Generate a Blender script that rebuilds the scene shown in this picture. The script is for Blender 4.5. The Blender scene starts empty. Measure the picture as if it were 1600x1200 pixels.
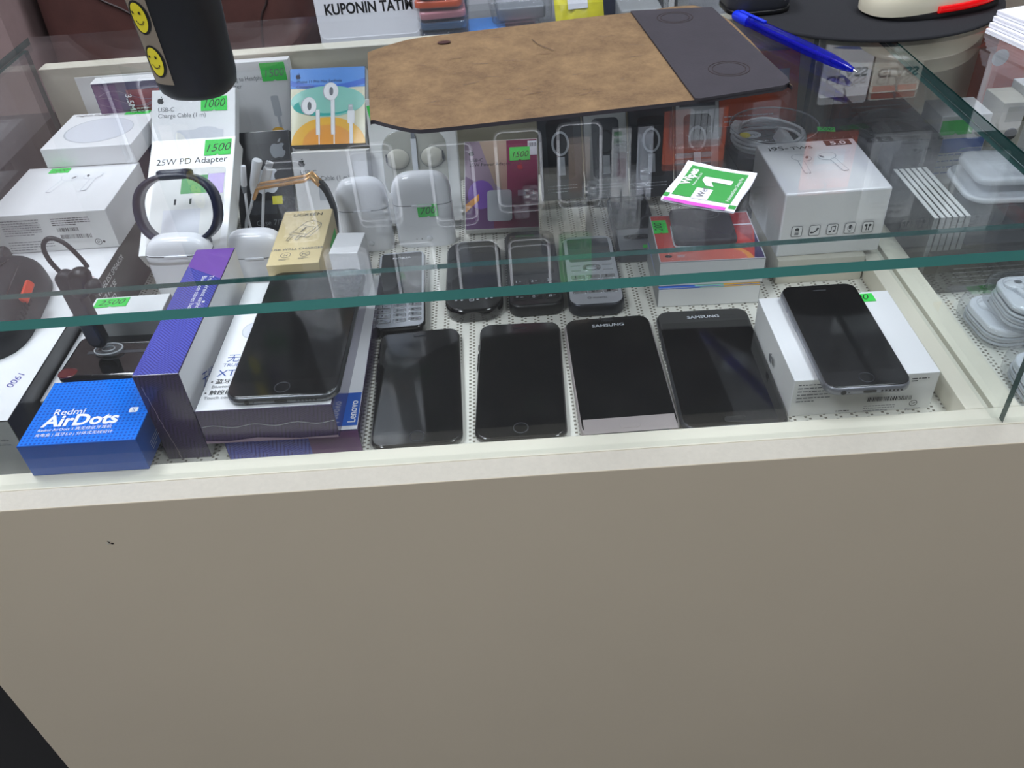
import bpy, math, random
from mathutils import Matrix, Vector
R = math.radians
rnd = random.Random(7)
scene = bpy.context.scene
col = scene.collection

# ------------------------------------------------------------------ camera
cam_data = bpy.data.cameras.new('camera')
cam_data.sensor_width = 36.0
cam_data.lens = 29.88
cam_data.clip_start = 0.01
cam = bpy.data.objects.new('camera', cam_data)
col.objects.link(cam)
cam.location = (0.0, -0.4076, 0.4231)
cam.rotation_euler = (R(49.997), R(3.465), R(-1.961))
scene.camera = cam

# ------------------------------------------------------------------ world, exposure
scene.view_settings.view_transform = 'Standard'
scene.view_settings.look = 'None'
scene.view_settings.gamma = 1.0
scene.view_settings.use_curve_mapping = False
scene.view_settings.exposure = -0.12
scene.cycles.max_bounces = 12
scene.cycles.transparent_max_bounces = 32
world = bpy.data.worlds.new('world')
scene.world = world
world.use_nodes = True
world.node_tree.nodes['Background'].inputs[0].default_value = (0.75, 0.85, 1.0, 1)
world.node_tree.nodes['Background'].inputs[1].default_value = 0.25

# ------------------------------------------------------------------ ceiling panel lights (light of the shop's LED panels)
CEIL = 1.75
def area_lamp(name, loc, sx, sy, power, color=(0.90, 0.945, 1.04)):
    d = bpy.data.lights.new(name, 'AREA')
    d.shape = 'RECTANGLE'; d.size = sx; d.size_y = sy
    d.energy = power; d.color = color
    o = bpy.data.objects.new(name, d); col.objects.link(o)
    o.location = loc
    return o
PANELS = [(-0.9, 0.5, 21), (0.75, 0.5, 12), (-0.9, -0.75, 22), (0.75, -0.95, 13)]
for px, py, pw in PANELS:
    area_lamp('ceiling_panel_light', (px, py, CEIL - 0.02), 0.55, 0.55, pw)

# display-wall lighting: a strip lamp under the ceiling washing the hanging goods
wl = area_lamp('wall_strip_light', (0.1, 0.62, 1.62), 2.2, 0.08, 60)
wl.rotation_euler = (R(78), 0, 0)

# ------------------------------------------------------------------ materials
def nodes_of(name):
    m = bpy.data.materials.new(name); m.use_nodes = True
    nt = m.node_tree
    return m, nt, nt.nodes['Principled BSDF']
def rgb(r, g, b):
    f = lambda c: ((c / 255 + 0.055) / 1.055) ** 2.4 if c > 10 else c / 255 / 12.92
    return (f(r), f(g), f(b), 1)
def mat(name, c, rough=0.5, metal=0.0, spec=0.5, coat=0.0, vary=0.0, vscale=30, bump=0.0, bscale=400, emit=None, es=1.0):
    m, nt, p = nodes_of(name)
    c = rgb(*c)
    p.inputs['Base Color'].default_value = c
    p.inputs['Roughness'].default_value = rough
    p.inputs['Metallic'].default_value = metal
    p.inputs['Specular IOR Level'].default_value = spec
    p.inputs['Coat Weight'].default_value = coat
    p.inputs['Coat Roughness'].default_value = 0.08
    if vary or bump:
        tc = nt.nodes.new('ShaderNodeTexCoord')
    if vary:
        n = nt.nodes.new('ShaderNodeTexNoise'); n.inputs['Scale'].default_value = vscale; n.inputs['Detail'].default_value = 5
        nt.links.new(tc.outputs['Object'], n.inputs['Vector'])
        r = nt.nodes.new('ShaderNodeValToRGB')
        a = tuple(max(0, x * (1 - vary)) for x in c[:3]) + (1,); b = tuple(min(1, x * (1 + vary)) for x in c[:3]) + (1,)
        r.color_ramp.elements[0].color = a; r.color_ramp.elements[1].color = b
        r.color_ramp.elements[0].position = 0.3; r.color_ramp.elements[1].position = 0.7
        nt.links.new(n.outputs['Fac'], r.inputs['Fac']); nt.links.new(r.outputs['Color'], p.inputs['Base Color'])
    if bump:
        n = nt.nodes.new('ShaderNodeTexNoise'); n.inputs['Scale'].default_value = bscale; n.inputs['Detail'].default_value = 4
        nt.links.new(tc.outputs['Object'], n.inputs['Vector'])
        b = nt.nodes.new('ShaderNodeBump'); b.inputs['Strength'].default_value = bump; b.inputs['Distance'].default_value = 0.0005
        nt.links.new(n.outputs['Fac'], b.inputs['Height']); nt.links.new(b.outputs['Normal'], p.inputs['Normal'])
    if emit:
        p.inputs['Emission Color'].default_value = rgb(*emit); p.inputs['Emission Strength'].default_value = es
    return m
def clear(name, tint=(1, 1, 1), ior=1.5, rough=0.0, haze=0.0, hazecol=(200, 205, 210), bump=0.0, bscale=60, streak=False):
    """thin clear sheet: see-through with a fresnel reflection, the same for every ray"""
    m = bpy.data.materials.new(name); m.use_nodes = True
    nt = m.node_tree; nt.nodes.clear()
    out = nt.nodes.new('ShaderNodeOutputMaterial')
    geo = nt.nodes.new('ShaderNodeNewGeometry')
    mi = nt.nodes.new('ShaderNodeMix'); mi.data_type = 'FLOAT'
    mi.inputs[2].default_value = ior; mi.inputs[3].default_value = 1 / ior
    nt.links.new(geo.outputs['Backfacing'], mi.inputs[0])
    fr = nt.nodes.new('ShaderNodeFresnel'); nt.links.new(mi.outputs[0], fr.inputs['IOR'])
    tr = nt.nodes.new('ShaderNodeBsdfTransparent'); tr.inputs['Color'].default_value = (*tint, 1)
    gl = nt.nodes.new('ShaderNodeBsdfGlossy'); gl.inputs['Roughness'].default_value = rough
    base = tr.outputs[0]
    if bump:
        tc = nt.nodes.new('ShaderNodeTexCoord'); n = nt.nodes.new('ShaderNodeTexNoise'); n.inputs['Scale'].default_value = bscale
        nt.links.new(tc.outputs['Object'], n.inputs['Vector'])
        b = nt.nodes.new('ShaderNodeBump'); b.inputs['Strength'].default_value = bump; b.inputs['Distance'].default_value = 0.002
        nt.links.new(n.outputs['Fac'], b.inputs['Height'])
        nt.links.new(b.outputs['Normal'], gl.inputs['Normal']); nt.links.new(b.outputs['Normal'], fr.inputs['Normal'])
    if haze:
        df = nt.nodes.new('ShaderNodeBsdfDiffuse'); df.inputs['Color'].default_value = rgb(*hazecol)
        m1 = nt.nodes.new('ShaderNodeMixShader')
        if streak:      # dust and wiping smears on the glass, with a shape of their own
            tc2 = nt.nodes.new('ShaderNodeTexCoord'); mp = nt.nodes.new('ShaderNodeMapping'); mp.inputs['Scale'].default_value = (14, 3, 5); mp.inputs['Rotation'].default_value = (0, 0, 0.5)
            n2 = nt.nodes.new('ShaderNodeTexNoise'); n2.inputs['Scale'].default_value = 1.5; n2.inputs['Detail'].default_value = 8
            nt.links.new(tc2.outputs['Object'], mp.inputs['Vector']); nt.links.new(mp.outputs['Vector'], n2.inputs['Vector'])
            mr = nt.nodes.new('ShaderNodeMapRange'); mr.inputs['From Min'].default_value = 0.45; mr.inputs['From Max'].default_value = 0.8
            mr.inputs['To Min'].default_value = haze * 0.3; mr.inputs['To Max'].default_value = haze * 2.2
            nt.links.new(n2.outputs['Fac'], mr.inputs['Value']); nt.links.new(mr.outputs['Result'], m1.inputs[0])
        else:
            m1.inputs[0].default_value = haze
        nt.links.new(tr.outputs[0], m1.inputs[1]); nt.links.new(df.outputs[0], m1.inputs[2])
        base = m1.outputs[0]
    mx = nt.nodes.new('ShaderNodeMixShader')
    nt.links.new(fr.outputs[0], mx.inputs[0]); nt.links.new(base, mx.inputs[1]); nt.links.new(gl.outputs[0], mx.inputs[2])
    nt.links.new(mx.outputs[0], out.inputs['Surface'])
    return m
def mat_perforated():
    m, nt, p = nodes_of('perforated_vinyl')
    tc = nt.nodes.new('ShaderNodeTexCoord'); sx = nt.nodes.new('ShaderNodeSeparateXYZ'); nt.links.new(tc.outputs['Object'], sx.inputs[0])
    def ma(op, a, b=None):
        n = nt.nodes.new('ShaderNodeMath'); n.operation = op
        for i, v in enumerate((a, b)):
            if v is None: continue
            if isinstance(v, (int, float)): n.inputs[i].default_value = v
            else: nt.links.new(v, n.inputs[i])
        return n.outputs[0]
    u = ma('FRACT', ma('MULTIPLY', sx.outputs['X'], 1000 / 11.0)); v = ma('FRACT', ma('MULTIPLY', sx.outputs['Y'], 1000 / 4.2))
    c1 = ma('LESS_THAN', ma('ABSOLUTE', ma('SUBTRACT', u, 0.30)), 0.085); c2 = ma('LESS_THAN', ma('ABSOLUTE', ma('SUBTRACT', u, 0.56)), 0.085)
    v2 = ma('FRACT', ma('ADD', v, 0.5))
    h = ma('MAXIMUM', ma('MULTIPLY', c1, ma('LESS_THAN', v, 0.42)), ma('MULTIPLY', c2, ma('LESS_THAN', v2, 0.42)))
    mx = nt.nodes.new('ShaderNodeMix'); mx.data_type = 'RGBA'
    mx.inputs[6].default_value = rgb(222, 220, 210); mx.inputs[7].default_value = rgb(112, 106, 92)
    nt.links.new(h, mx.inputs[0]); nt.links.new(mx.outputs[2], p.inputs['Base Color'])
    b = nt.nodes.new('ShaderNodeBump'); b.inputs['Strength'].default_value = 0.6; b.inputs['Distance'].default_value = 0.001; b.invert = True
    nt.links.new(h, b.inputs['Height']); nt.links.new(b.outputs['Normal'], p.inputs['Normal'])
    p.inputs['Roughness'].default_value = 0.6
    return m
def mat_herring(name, c0, c1, scale=230, rough=0.25, coat=0.5):
    """printed chevron lines"""
    m, nt, p = nodes_of(name)
    tc = nt.nodes.new('ShaderNodeTexCoord'); sx = nt.nodes.new('ShaderNodeSeparateXYZ'); nt.links.new(tc.outputs['Object'], sx.inputs[0])
    def ma(op, a, b=None):
        n = nt.nodes.new('ShaderNodeMath'); n.operation = op
        for i, v in enumerate((a, b)):
            if v is None: continue
            if isinstance(v, (int, float)): n.inputs[i].default_value = v
            else: nt.links.new(v, n.inputs[i])
        return n.outputs[0]
    zig = ma('PINGPONG', ma('ADD', sx.outputs['X'], ma('MULTIPLY', sx.outputs['Z'], 0.6)), 0.009)
    t = ma('FRACT', ma('MULTIPLY', ma('ADD', ma('ADD', sx.outputs['Y'], ma('MULTIPLY', sx.outputs['Z'], 0.8)), zig), scale * 1.6))
    f = ma('LESS_THAN', t, 0.42)
    mx = nt.nodes.new('ShaderNodeMix'); mx.data_type = 'RGBA'
    mx.inputs[6].default_value = rgb(*c0); mx.inputs[7].default_value = rgb(*c1)
    nt.links.new(f, mx.inputs[0]); nt.links.new(mx.outputs[2], p.inputs['Base Color'])
    p.inputs['Roughness'].default_value = rough; p.inputs['Coat Weight'].default_value = coat; p.inputs['Coat Roughness'].default_value = 0.12
    return m
def mat_dots(name, c0, c1, pitch, rough=0.25):
    m, nt, p = nodes_of(name)
    tc = nt.nodes.new('ShaderNodeTexCoord'); mp = nt.nodes.new('ShaderNodeMapping'); s = 1 / pitch
    mp.inputs['Scale'].default_value = (s, s, s)
    fr = nt.nodes.new('ShaderNodeVectorMath'); fr.operation = 'FRACTION'
    sb = nt.nodes.new('ShaderNodeVectorMath'); sb.operation = 'SUBTRACT'; sb.inputs[1].default_value = (0.5, 0.5, 0.5)
    ln = nt.nodes.new('ShaderNodeSeparateXYZ')
    nt.links.new(tc.outputs['Object'], mp.inputs['Vector']); nt.links.new(mp.outputs[0], fr.inputs[0]); nt.links.new(fr.outputs[0], sb.inputs[0]); nt.links.new(sb.outputs[0], ln.inputs[0])
    def ma(op, a, b):
        n = nt.nodes.new('ShaderNodeMath'); n.operation = op
        for i, v in enumerate((a, b)):
            if isinstance(v, (int, float)): n.inputs[i].default_value = v
            else: nt.links.new(v, n.inputs[i])
        return n.outputs[0]
    d = ma('LESS_THAN', ma('ADD', ma('MULTIPLY', ln.outputs[0], ln.outputs[0]), ma('MULTIPLY', ln.outputs[1], ln.outputs[1])), 0.085)
    mx = nt.nodes.new('ShaderNodeMix'); mx.data_type = 'RGBA'
    mx.inputs[6].default_value = rgb(*c0); mx.inputs[7].default_value = rgb(*c1)
    nt.links.new(d, mx.inputs[0]); nt.links.new(mx.outputs[2], p.inputs['Base Color'])
    p.inputs['Roughness'].default_value = rough; p.inputs['Coat Weight'].default_value = 0.15; p.inputs['Coat Roughness'].default_value = 0.1; p.inputs['Specular IOR Level'].default_value = 0.25
    return m

def mat_tiles(name, c0, c1, size, rough=0.7, axis='XY'):
    m, nt, p = nodes_of(name)
    tc = nt.nodes.new('ShaderNodeTexCoord'); b = nt.nodes.new('ShaderNodeTexBrick')
    b.offset = 0.0; b.inputs['Scale'].default_value = 1; b.inputs['Brick Width'].default_value = size; b.inputs['Row Height'].default_value = size
    b.inputs['Mortar Size'].default_value = 0.012; b.inputs['Color1'].default_value = rgb(*c0); b.inputs['Color2'].default_value = rgb(*c0); b.inputs['Mortar'].default_value = rgb(*c1)
    nt.links.new(tc.outputs['Object'], b.inputs['Vector']); nt.links.new(b.outputs['Color'], p.inputs['Base Color'])
    p.inputs['Roughness'].default_value = rough
    return m
MT = {}
def M_(k, *a, **kw):
    MT[k] = mat(k, *a, **kw); return MT[k]
M_('laminate_cream', (222, 217, 200), 0.45, vary=0.03, vscale=12)
M_('edge_band', (203, 196, 182), 0.55, vary=0.03, vscale=300, bump=0.2, bscale=900)
M_('panel_tan', (210, 197, 174), 0.5, vary=0.025, vscale=4)
M_('board_beige', (190, 184, 166), 0.5, vary=0.03, vscale=8)
M_('card_white', (236, 236, 238), 0.35, vary=0.012, vscale=18, coat=0.15)
M_('card_matte', (226, 226, 224), 0.55, vary=0.02, vscale=25)
M_('card_grey', (150, 152, 152), 0.45, vary=0.04)
M_('card_warm', (205, 200, 184), 0.5, vary=0.03)
M_('card_black', (20, 20, 24), 0.3, coat=0.4, vary=0.2, vscale=40)
M_('card_charcoal', (52, 54, 60), 0.4, coat=0.2, vary=0.15, vscale=25)
M_('card_tan', (226, 206, 158), 0.5, vary=0.02, vscale=40)
M_('ink_black', (22, 22, 24), 0.6)
M_('ink_grey', (110, 112, 116), 0.6)
M_('ink_light', (186, 190, 196), 0.6)
M_('ink_pale', (212, 214, 222), 0.5)
M_('ink_white', (244, 244, 246), 0.5)
M_('ink_blue', (50, 84, 160), 0.5)
M_('pen_ink', (50, 50, 150), 0.5)
M_('label_blue', (20, 92, 190), 0.4)
M_('sticker_green', (48, 214, 76), 0.55, vary=0.04)
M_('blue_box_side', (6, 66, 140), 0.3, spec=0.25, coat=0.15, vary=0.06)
M_('sky_blue', (92, 152, 232), 0.35, coat=0.3)
M_('deep_blue', (62, 112, 212), 0.35, coat=0.3)
M_('mint', (140, 206, 190), 0.35, coat=0.3)
M_('amber', (242, 184, 52), 0.35, coat=0.3)
M_('amber_deep', (238, 160, 60), 0.35, coat=0.3)
M_('sand', (226, 222, 190), 0.35, coat=0.3)
M_('maroon', (120, 26, 66), 0.35, coat=0.3)
M_('plum', (96, 48, 104), 0.35, coat=0.3)
M_('violet', (120, 76, 170), 0.35, coat=0.3)
M_('mauve', (150, 128, 146), 0.4, coat=0.3)
M_('dusty', (176, 150, 130), 0.4, coat=0.3)
M_('red_print', (196, 50, 44), 0.3, coat=0.5, vary=0.1, vscale=25)
M_('red_deep', (150, 28, 40), 0.3, coat=0.5)
M_('coral', (222, 110, 96), 0.3, coat=0.5)
M_('orange_glow', (236, 150, 72), 0.3, coat=0.5)
M_('orange_card', (196, 82, 42), 0.4, vary=0.08)
M_('violet_dark', (56, 38, 92), 0.2, coat=0.7, vary=0.1)
M_('white_plastic', (246, 247, 252), 0.16, coat=0.3, vary=0.01)
M_('white_soft', (238, 240, 246), 0.3)
M_('black_plastic', (16, 16, 18), 0.35)
M_('black_matte', (18, 19, 24), 0.55, vary=0.12, vscale=60, bump=0.15, bscale=1500)
M_('black_gloss', (6, 6, 8), 0.08, coat=1.0)
M_('screen_black', (7, 8, 10), 0.05, spec=0.6, coat=0.3)
M_('screen_grey', (62, 66, 74), 0.08, coat=0.8)
M_('space_grey', (112, 114, 118), 0.3, metal=0.85)
M_('alloy', (138, 140, 147), 0.34, metal=0.55)
M_('silver', (190, 192, 196), 0.25, metal=0.9)
M_('silver_paint', (196, 199, 206), 0.3, metal=0.35)
M_('dark_metal', (60, 62, 68), 0.3, metal=0.7)
M_('gold', (212, 164, 112), 0.28, metal=0.8)
M_('rose_metal', (176, 166, 164), 0.35, metal=0.4)
M_('red_dark', (84, 14, 20), 0.15, coat=0.8)
M_('navy_rubber', (20, 26, 56), 0.32, vary=0.08)
M_('black_rubber', (22, 22, 26), 0.5)
M_('orange_red', (206, 66, 36), 0.35)
M_('suede', (140, 96, 54), 0.85)
M_('leather_black', (50, 46, 52), 0.6, vary=0.1, vscale=60, bump=0.25, bscale=800)
M_('fabric_black', (16, 17, 22), 0.9, vary=0.15, vscale=300, bump=0.4, bscale=1500)
M_('mouse_cream', (216, 210, 186), 0.3, coat=0.3)
M_('red_lit', (170, 8, 14), 0.2, coat=0.5, emit=(255, 10, 14), es=0.4)
M_('dark_device', (44, 46, 52), 0.45)
M_('paper', (238, 239, 245), 0.6)
M_('leaf_green', (58, 150, 70), 0.45)
M_('magenta', (206, 84, 190), 0.45)
M_('smiley_yellow', (222, 206, 40), 0.5)
M_('sticker_kraft', (132, 120, 104), 0.6)
M_('leather_brown', (70, 42, 38), 0.45, vary=0.15, vscale=35, bump=0.3, bscale=500)
M_('leather_seam', (36, 20, 18), 0.6)
M_('pier_pink', (150, 128, 126), 0.7, vary=0.05, vscale=60)
M_('sign_white', (226, 228, 234), 0.4)
M_('bag_yellow', (206, 198, 40), 0.3, coat=0.5, vary=0.15, vscale=60)
M_('teal', (40, 170, 160), 0.4)
M_('blue_gloss', (44, 92, 132), 0.25, coat=0.5)
M_('pink_soft', (214, 140, 150), 0.4)
M_('navy', (30, 36, 66), 0.4)
M_('wall_grey', (120, 122, 126), 0.6, vary=0.04, vscale=5)
M_('wall_light', (150, 149, 146), 0.7, vary=0.03, vscale=3)
M_('wall_dark', (40, 41, 44), 0.6)
M_('floor_dark', (128, 125, 121), 0.45, vary=0.15, vscale=10)
M_('desk_grey', (116, 118, 122), 0.5)
M_('lamp_glow', (255, 255, 255), 0.5, emit=(245, 250, 255), es=5)
M_('spot_glow', (255, 255, 255), 0.5, emit=(250, 252, 255), es=40)
M_('cable_white', (226, 228, 232), 0.4)
M_('grey_plastic', (120, 124, 130), 0.35)
M_('green_case', (70, 160, 84), 0.3)
M_('olive', (110, 108, 66), 0.4)
MT['glass'] = clear('counter_glass', (0.972, 0.985, 0.984), 1.52, haze=0.012, hazecol=(190, 196, 200), streak=True)
MT['pane'] = clear('pane_glass', (0.972, 0.985, 0.982), 1.5, haze=0.008)
MT['clear'] = clear('clear_plastic', (0.95, 0.96, 0.97), 1.49, rough=0.03, haze=0.06, bump=0.3, bscale=90)
MT['clear_grey'] = clear('clear_grey_plastic', (0.91, 0.92, 0.93), 1.5, rough=0.04, haze=0.04, bump=0.3, bscale=90)
MT['film'] = clear('clear_film', (0.97, 0.975, 0.98), 1.45, rough=0.05, haze=0.05, bump=0.8, bscale=160)
MT['frost'] = clear('frosted_plastic', (0.8, 0.82, 0.84), 1.49, rough=0.08, haze=0.5, hazecol=(214, 218, 222))
MT['blue_clear'] = clear('blue_clear_plastic', (0.05, 0.12, 0.9), 1.5, rough=0.03, haze=0.22, hazecol=(10, 30, 200))
MT['glass_edge'] = mat('glass_edge', (18, 58, 54), 0.2, coat=0.3, vary=0.12, vscale=8)
MT['glass_front_edge'] = mat('glass_front_edge', (76, 146, 138), 0.25, vary=0.12, vscale=8)  # same glass edge, colour brightened because this upright face gets little light
M_('pen_cap', (16, 50, 214), 0.25, coat=0.5)
MT['perforated'] = mat_perforated()
MT['herring_blue'] = mat_herring('chevron_blue', (76, 84, 186), (52, 52, 140))
MT['herring_plum'] = mat_herring('chevron_plum', (62, 44, 88), (44, 30, 66))
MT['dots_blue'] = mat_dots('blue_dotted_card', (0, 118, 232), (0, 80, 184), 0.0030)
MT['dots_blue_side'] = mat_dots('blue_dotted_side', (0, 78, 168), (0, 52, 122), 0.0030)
MT['ceiling'] = mat_tiles('ceiling_tiles', (128, 130, 132), (58, 58, 60), 0.6)
MT['slat'] = mat_tiles('slat_wall', (44, 45, 49), (20, 21, 23), 0.12)
# worn suede: blotches and scuffs
_m = MT['suede']; _nt = _m.node_tree; _p = _nt.nodes['Principled BSDF']
_tc = _nt.nodes.new('ShaderNodeTexCoord'); _n = _nt.nodes.new('ShaderNodeTexNoise'); _n.inputs['Scale'].default_value = 18; _n.inputs['Detail'].default_value = 15; _n.inputs['Roughness'].default_value = 0.86
_r = _nt.nodes.new('ShaderNodeValToRGB'); _r.color_ramp.elements[0].color = rgb(86, 64, 42); _r.color_ramp.elements[1].color = rgb(140, 113, 78)
_r.color_ramp.elements[0].position = 0.34; _r.color_ramp.elements[1].position = 0.68
_nt.links.new(_tc.outputs['Object'], _n.inputs['Vector']); _nt.links.new(_n.outputs['Fac'], _r.inputs['Fac']); _nt.links.new(_r.outputs['Color'], _p.inputs['Base Color'])

# ------------------------------------------------------------------ mesh helpers
import bmesh
def frame(o, u, v):
    u = Vector(u).normalized(); v = Vector(v).normalized(); n = u.cross(v)
    m = Matrix.Identity(4)
    for i in range(3):
        m[i][0] = u[i]; m[i][1] = v[i]; m[i][2] = n[i]; m[i][3] = o[i]
    return m
def TOP(z, x=0, y=0, a=0):
    return frame((x, y, z), (math.cos(R(a)), math.sin(R(a)), 0), (-math.sin(R(a)), math.cos(R(a)), 0))
def FRONT(y, x=0, z=0): return frame((x, y, z), (1, 0, 0), (0, 0, 1))
def RIGHT(x, y=0, z=0): return frame((x, y, z), (0, 1, 0), (0, 0, 1))
def LEFT(x, y=0, z=0): return frame((x, y, z), (0, -1, 0), (0, 0, 1))
_glyphs = {}
def glyphs(s, bold=0.0, shear=0.0):
    k = (s, bold, shear)
    if k not in _glyphs:
        c = bpy.data.curves.new('t', 'FONT'); c.body = s; c.size = 1.0; c.resolution_u = 3; c.offset = bold; c.shear = shear
        o = bpy.data.objects.new('t', c); col.objects.link(o)
        dg = bpy.context.evaluated_depsgraph_get(); dg.update()
        me = bpy.data.meshes.new_from_object(o.evaluated_get(dg))
        vs = [(v.co.x, v.co.y) for v in me.vertices]; fs = [tuple(p.vertices) for p in me.polygons]
        bpy.data.objects.remove(o); bpy.data.curves.remove(c); bpy.data.meshes.remove(me)
        _glyphs[k] = (vs, fs)
    return _glyphs[k]
FRUIT = [(0, 40), (9, 42), (20, 44), (29, 38), (23, 32), (21, 24), (24, 15), (33, 8), (29, -4), (21, -15), (12, -18), (0, -14), (-10, -18), (-19, -16), (-29, -4), (-34, 12), (-33, 26), (-26, 38), (-14, 43)]
LEAF = [(1, 47), (4, 58), (15, 66), (15, 57), (9, 49)]
class S:
    def __init__(s):
        s.v = []; s.f = []; s.mi = []; s.sm = []; s.mats = []; s.lay = 0.00012
    def m(s, k):
        x = MT[k]
        if x not in s.mats: s.mats.append(x)
        return s.mats.index(x)
    def add(s, vs, fs, k, smooth=False, M=None):
        b = len(s.v)
        s.v += [tuple(M @ Vector(p)) if M is not None else tuple(p) for p in vs]
        i = s.m(k)
        for f in fs:
            s.f.append(tuple(b + j for j in f)); s.mi.append(i); s.sm.append(smooth)
        return s
    def box(s, x0, y0, z0, x1, y1, z1, k, M=None, **fm):
        vs = [(x0, y0, z0), (x1, y0, z0), (x1, y1, z0), (x0, y1, z0), (x0, y0, z1), (x1, y0, z1), (x1, y1, z1), (x0, y1, z1)]
        for n, f in dict(bottom=(3, 2, 1, 0), top=(4, 5, 6, 7), front=(0, 1, 5, 4), right=(1, 2, 6, 5), back=(2, 3, 7, 6), left=(3, 0, 4, 7)).items():
            s.add(vs, [f], fm.get(n, k), False, M)
        return s
    def bbox(s, x0, y0, z0, x1, y1, z1, k, bev=0.0006, seg=2, **fm):
        """box with softened edges, one material per side"""
        bm = bmesh.new(); t = S().box(x0, y0, z0, x1, y1, z1, k, **fm)
        V = [bm.verts.new(p) for p in t.v[:8]]
        seen = {}
        for f, mi in zip(t.f, t.mi):
            q = [V[[i for i in range(8) if t.v[i] == t.v[j]][0]] for j in f]
            bm.faces.new(q).material_index = mi
        bmesh.ops.bevel(bm, geom=list(bm.edges), offset=bev, segments=seg, profile=0.5, affect='EDGES')
        bm.verts.index_update(); names = [next(a for a, b in MT.items() if b is mm) for mm in t.mats]
        vs = [tuple(v.co) for v in bm.verts]
        for f in bm.faces:
            pass
        b = len(s.v); s.v += vs
        for f in bm.faces:
            s.f.append(tuple(b + v.index for v in f.verts)); s.mi.append(s.m(names[f.material_index])); s.sm.append(False)
        bm.free(); return s
    def slab(s, cx, cy, w, l, r, z0, z1, k, bev=0.001, top=None, n=7, seg=3, M=None, side=None):
        """rounded-corner slab with rounded upper and lower edges"""
        r = min(r, w / 2 - 1e-5, l / 2 - 1e-5); lv = []
        bev = min(bev, (z1 - z0) / 2)
        for i in range(seg + 1):
            a = math.pi / 2 * i / seg; lv.append((bev * (1 - math.sin(a)), z0 + bev * (1 - math.cos(a))))
        for i in range(seg + 1):
            a = math.pi / 2 * i / seg; lv.append((bev * (1 - math.cos(a)), z1 - bev * (1 - math.sin(a))))
        rings = []
        for ins, z in lv:
            ring = []
            for (sx, sy, a0) in ((1, 1, 0), (-1, 1, 90), (-1, -1, 180), (1, -1, 270)):
                for j in range(n + 1):
                    a = R(a0 + 90 * j / n); rr = max(r - ins, 1e-6)
                    ring.append((cx + sx * (w / 2 - r) + rr * math.cos(a), cy + sy * (l / 2 - r) + rr * math.sin(a), z))
            rings.append(ring)
        N = len(rings[0]); vs = sum(rings, [])
        fs = []
        for a in range(len(rings) - 1):
            for j in range(N):
                fs.append((a * N + j, a * N + (j + 1) % N, (a + 1) * N + (j + 1) % N, (a + 1) * N + j))
        s.add(vs, fs, side or k, True, M)
        s.add(rings[0], [tuple(reversed(range(N)))], k, False, M)
        s.add(rings[-1], [tuple(range(N))], top or k, False, M)
        return s
    def prism(s, pts, z0, z1, k, M=None, top=None):
        N = len(pts); vs = [(x, y, z0) for x, y in pts] + [(x, y, z1) for x, y in pts]
        s.add(vs, [tuple(reversed(range(N)))] + [(i, (i + 1) % N, N + (i + 1) % N, N + i) for i in range(N)], k, False, M)
        s.add([(x, y, z1) for x, y in pts], [tuple(range(N))], top or k, False, M)
        return s
    def tube(s, pts, r, k, n=8, closed=False, M=None, flat=1.0):
        P = [Vector(p) for p in pts]; N = len(P); rs = r if isinstance(r, (list, tuple)) else [r] * N
        up = Vector((0.13, 0.21, 0.97)); vs = []; fs = []
        for i in range(N):
            a = P[(i - 1) % N] if (closed or i) else P[i]; b = P[(i + 1) % N] if (closed or i < N - 1) else P[i]
            t = (b - a).normalized()
            if i == 0:
                x = t.cross(up).normalized()
            else:
                x = (x - t * x.dot(t)).normalized()
            y = t.cross(x)
            for j in range(n):
                c = 2 * math.pi * j / n; vs.append(P[i] + x * (rs[i] * math.cos(c)) + y * (rs[i] * flat * math.sin(c)))
        for i in range(N if closed else N - 1):
            for j in range(n):
                fs.append((i * n + j, i * n + (j + 1) % n, ((i + 1) % N) * n + (j + 1) % n, ((i + 1) % N) * n + j))
        s.add(vs, fs, k, True, M)
        if not closed:
            s.add(vs[:n], [tuple(reversed(range(n)))], k, False, M); s.add(vs[-n:], [tuple(range(n))], k, False, M)
        return s
    def lathe(s, prof, k, n=32, sx=1.0, sy=1.0, e=2.0, M=None, cap=True):
        vs = []; fs = []
        for r, z in prof:
            for j in range(n):
                a = 2 * math.pi * j / n; c, d = math.cos(a), math.sin(a)
                q = (abs(c) ** e + abs(d) ** e) ** (-1 / e)
                vs.append((r * sx * c * q, r * sy * d * q, z))
        for i in range(len(prof) - 1):
            for j in range(n):
                fs.append((i * n + j, i * n + (j + 1) % n, (i + 1) * n + (j + 1) % n, (i + 1) * n + j))
        s.add(vs, fs, k, True, M)
        if cap:
            s.add(vs[:n], [tuple(reversed(range(n)))], k, False, M); s.add(vs[-n:], [tuple(range(n))], k, False, M)
        return s
    # flat print on a face frame
    def _z(s):
        s.lay += 0.00002; return s.lay
    def fpoly(s, M, pts, k):
        z = s._z(); return s.add([(x, y, z) for x, y in pts], [tuple(range(len(pts)))], k, False, M)
    def rect(s, M, x0, y0, x1, y1, k): return s.fpoly(M, [(x0, y0), (x1, y0), (x1, y1), (x0, y1)], k)
    def rrect(s, M, x0, y0, x1, y1, r, k, n=5):
        p = []
        for (cx, cy, a0) in ((x1 - r, y1 - r, 0), (x0 + r, y1 - r, 90), (x0 + r, y0 + r, 180), (x1 - r, y0 + r, 270)):
            for j in range(n + 1):
                a = R(a0 + 90 * j / n); p.append((cx + r * math.cos(a), cy + r * math.sin(a)))
        return s.fpoly(M, p, k)
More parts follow.
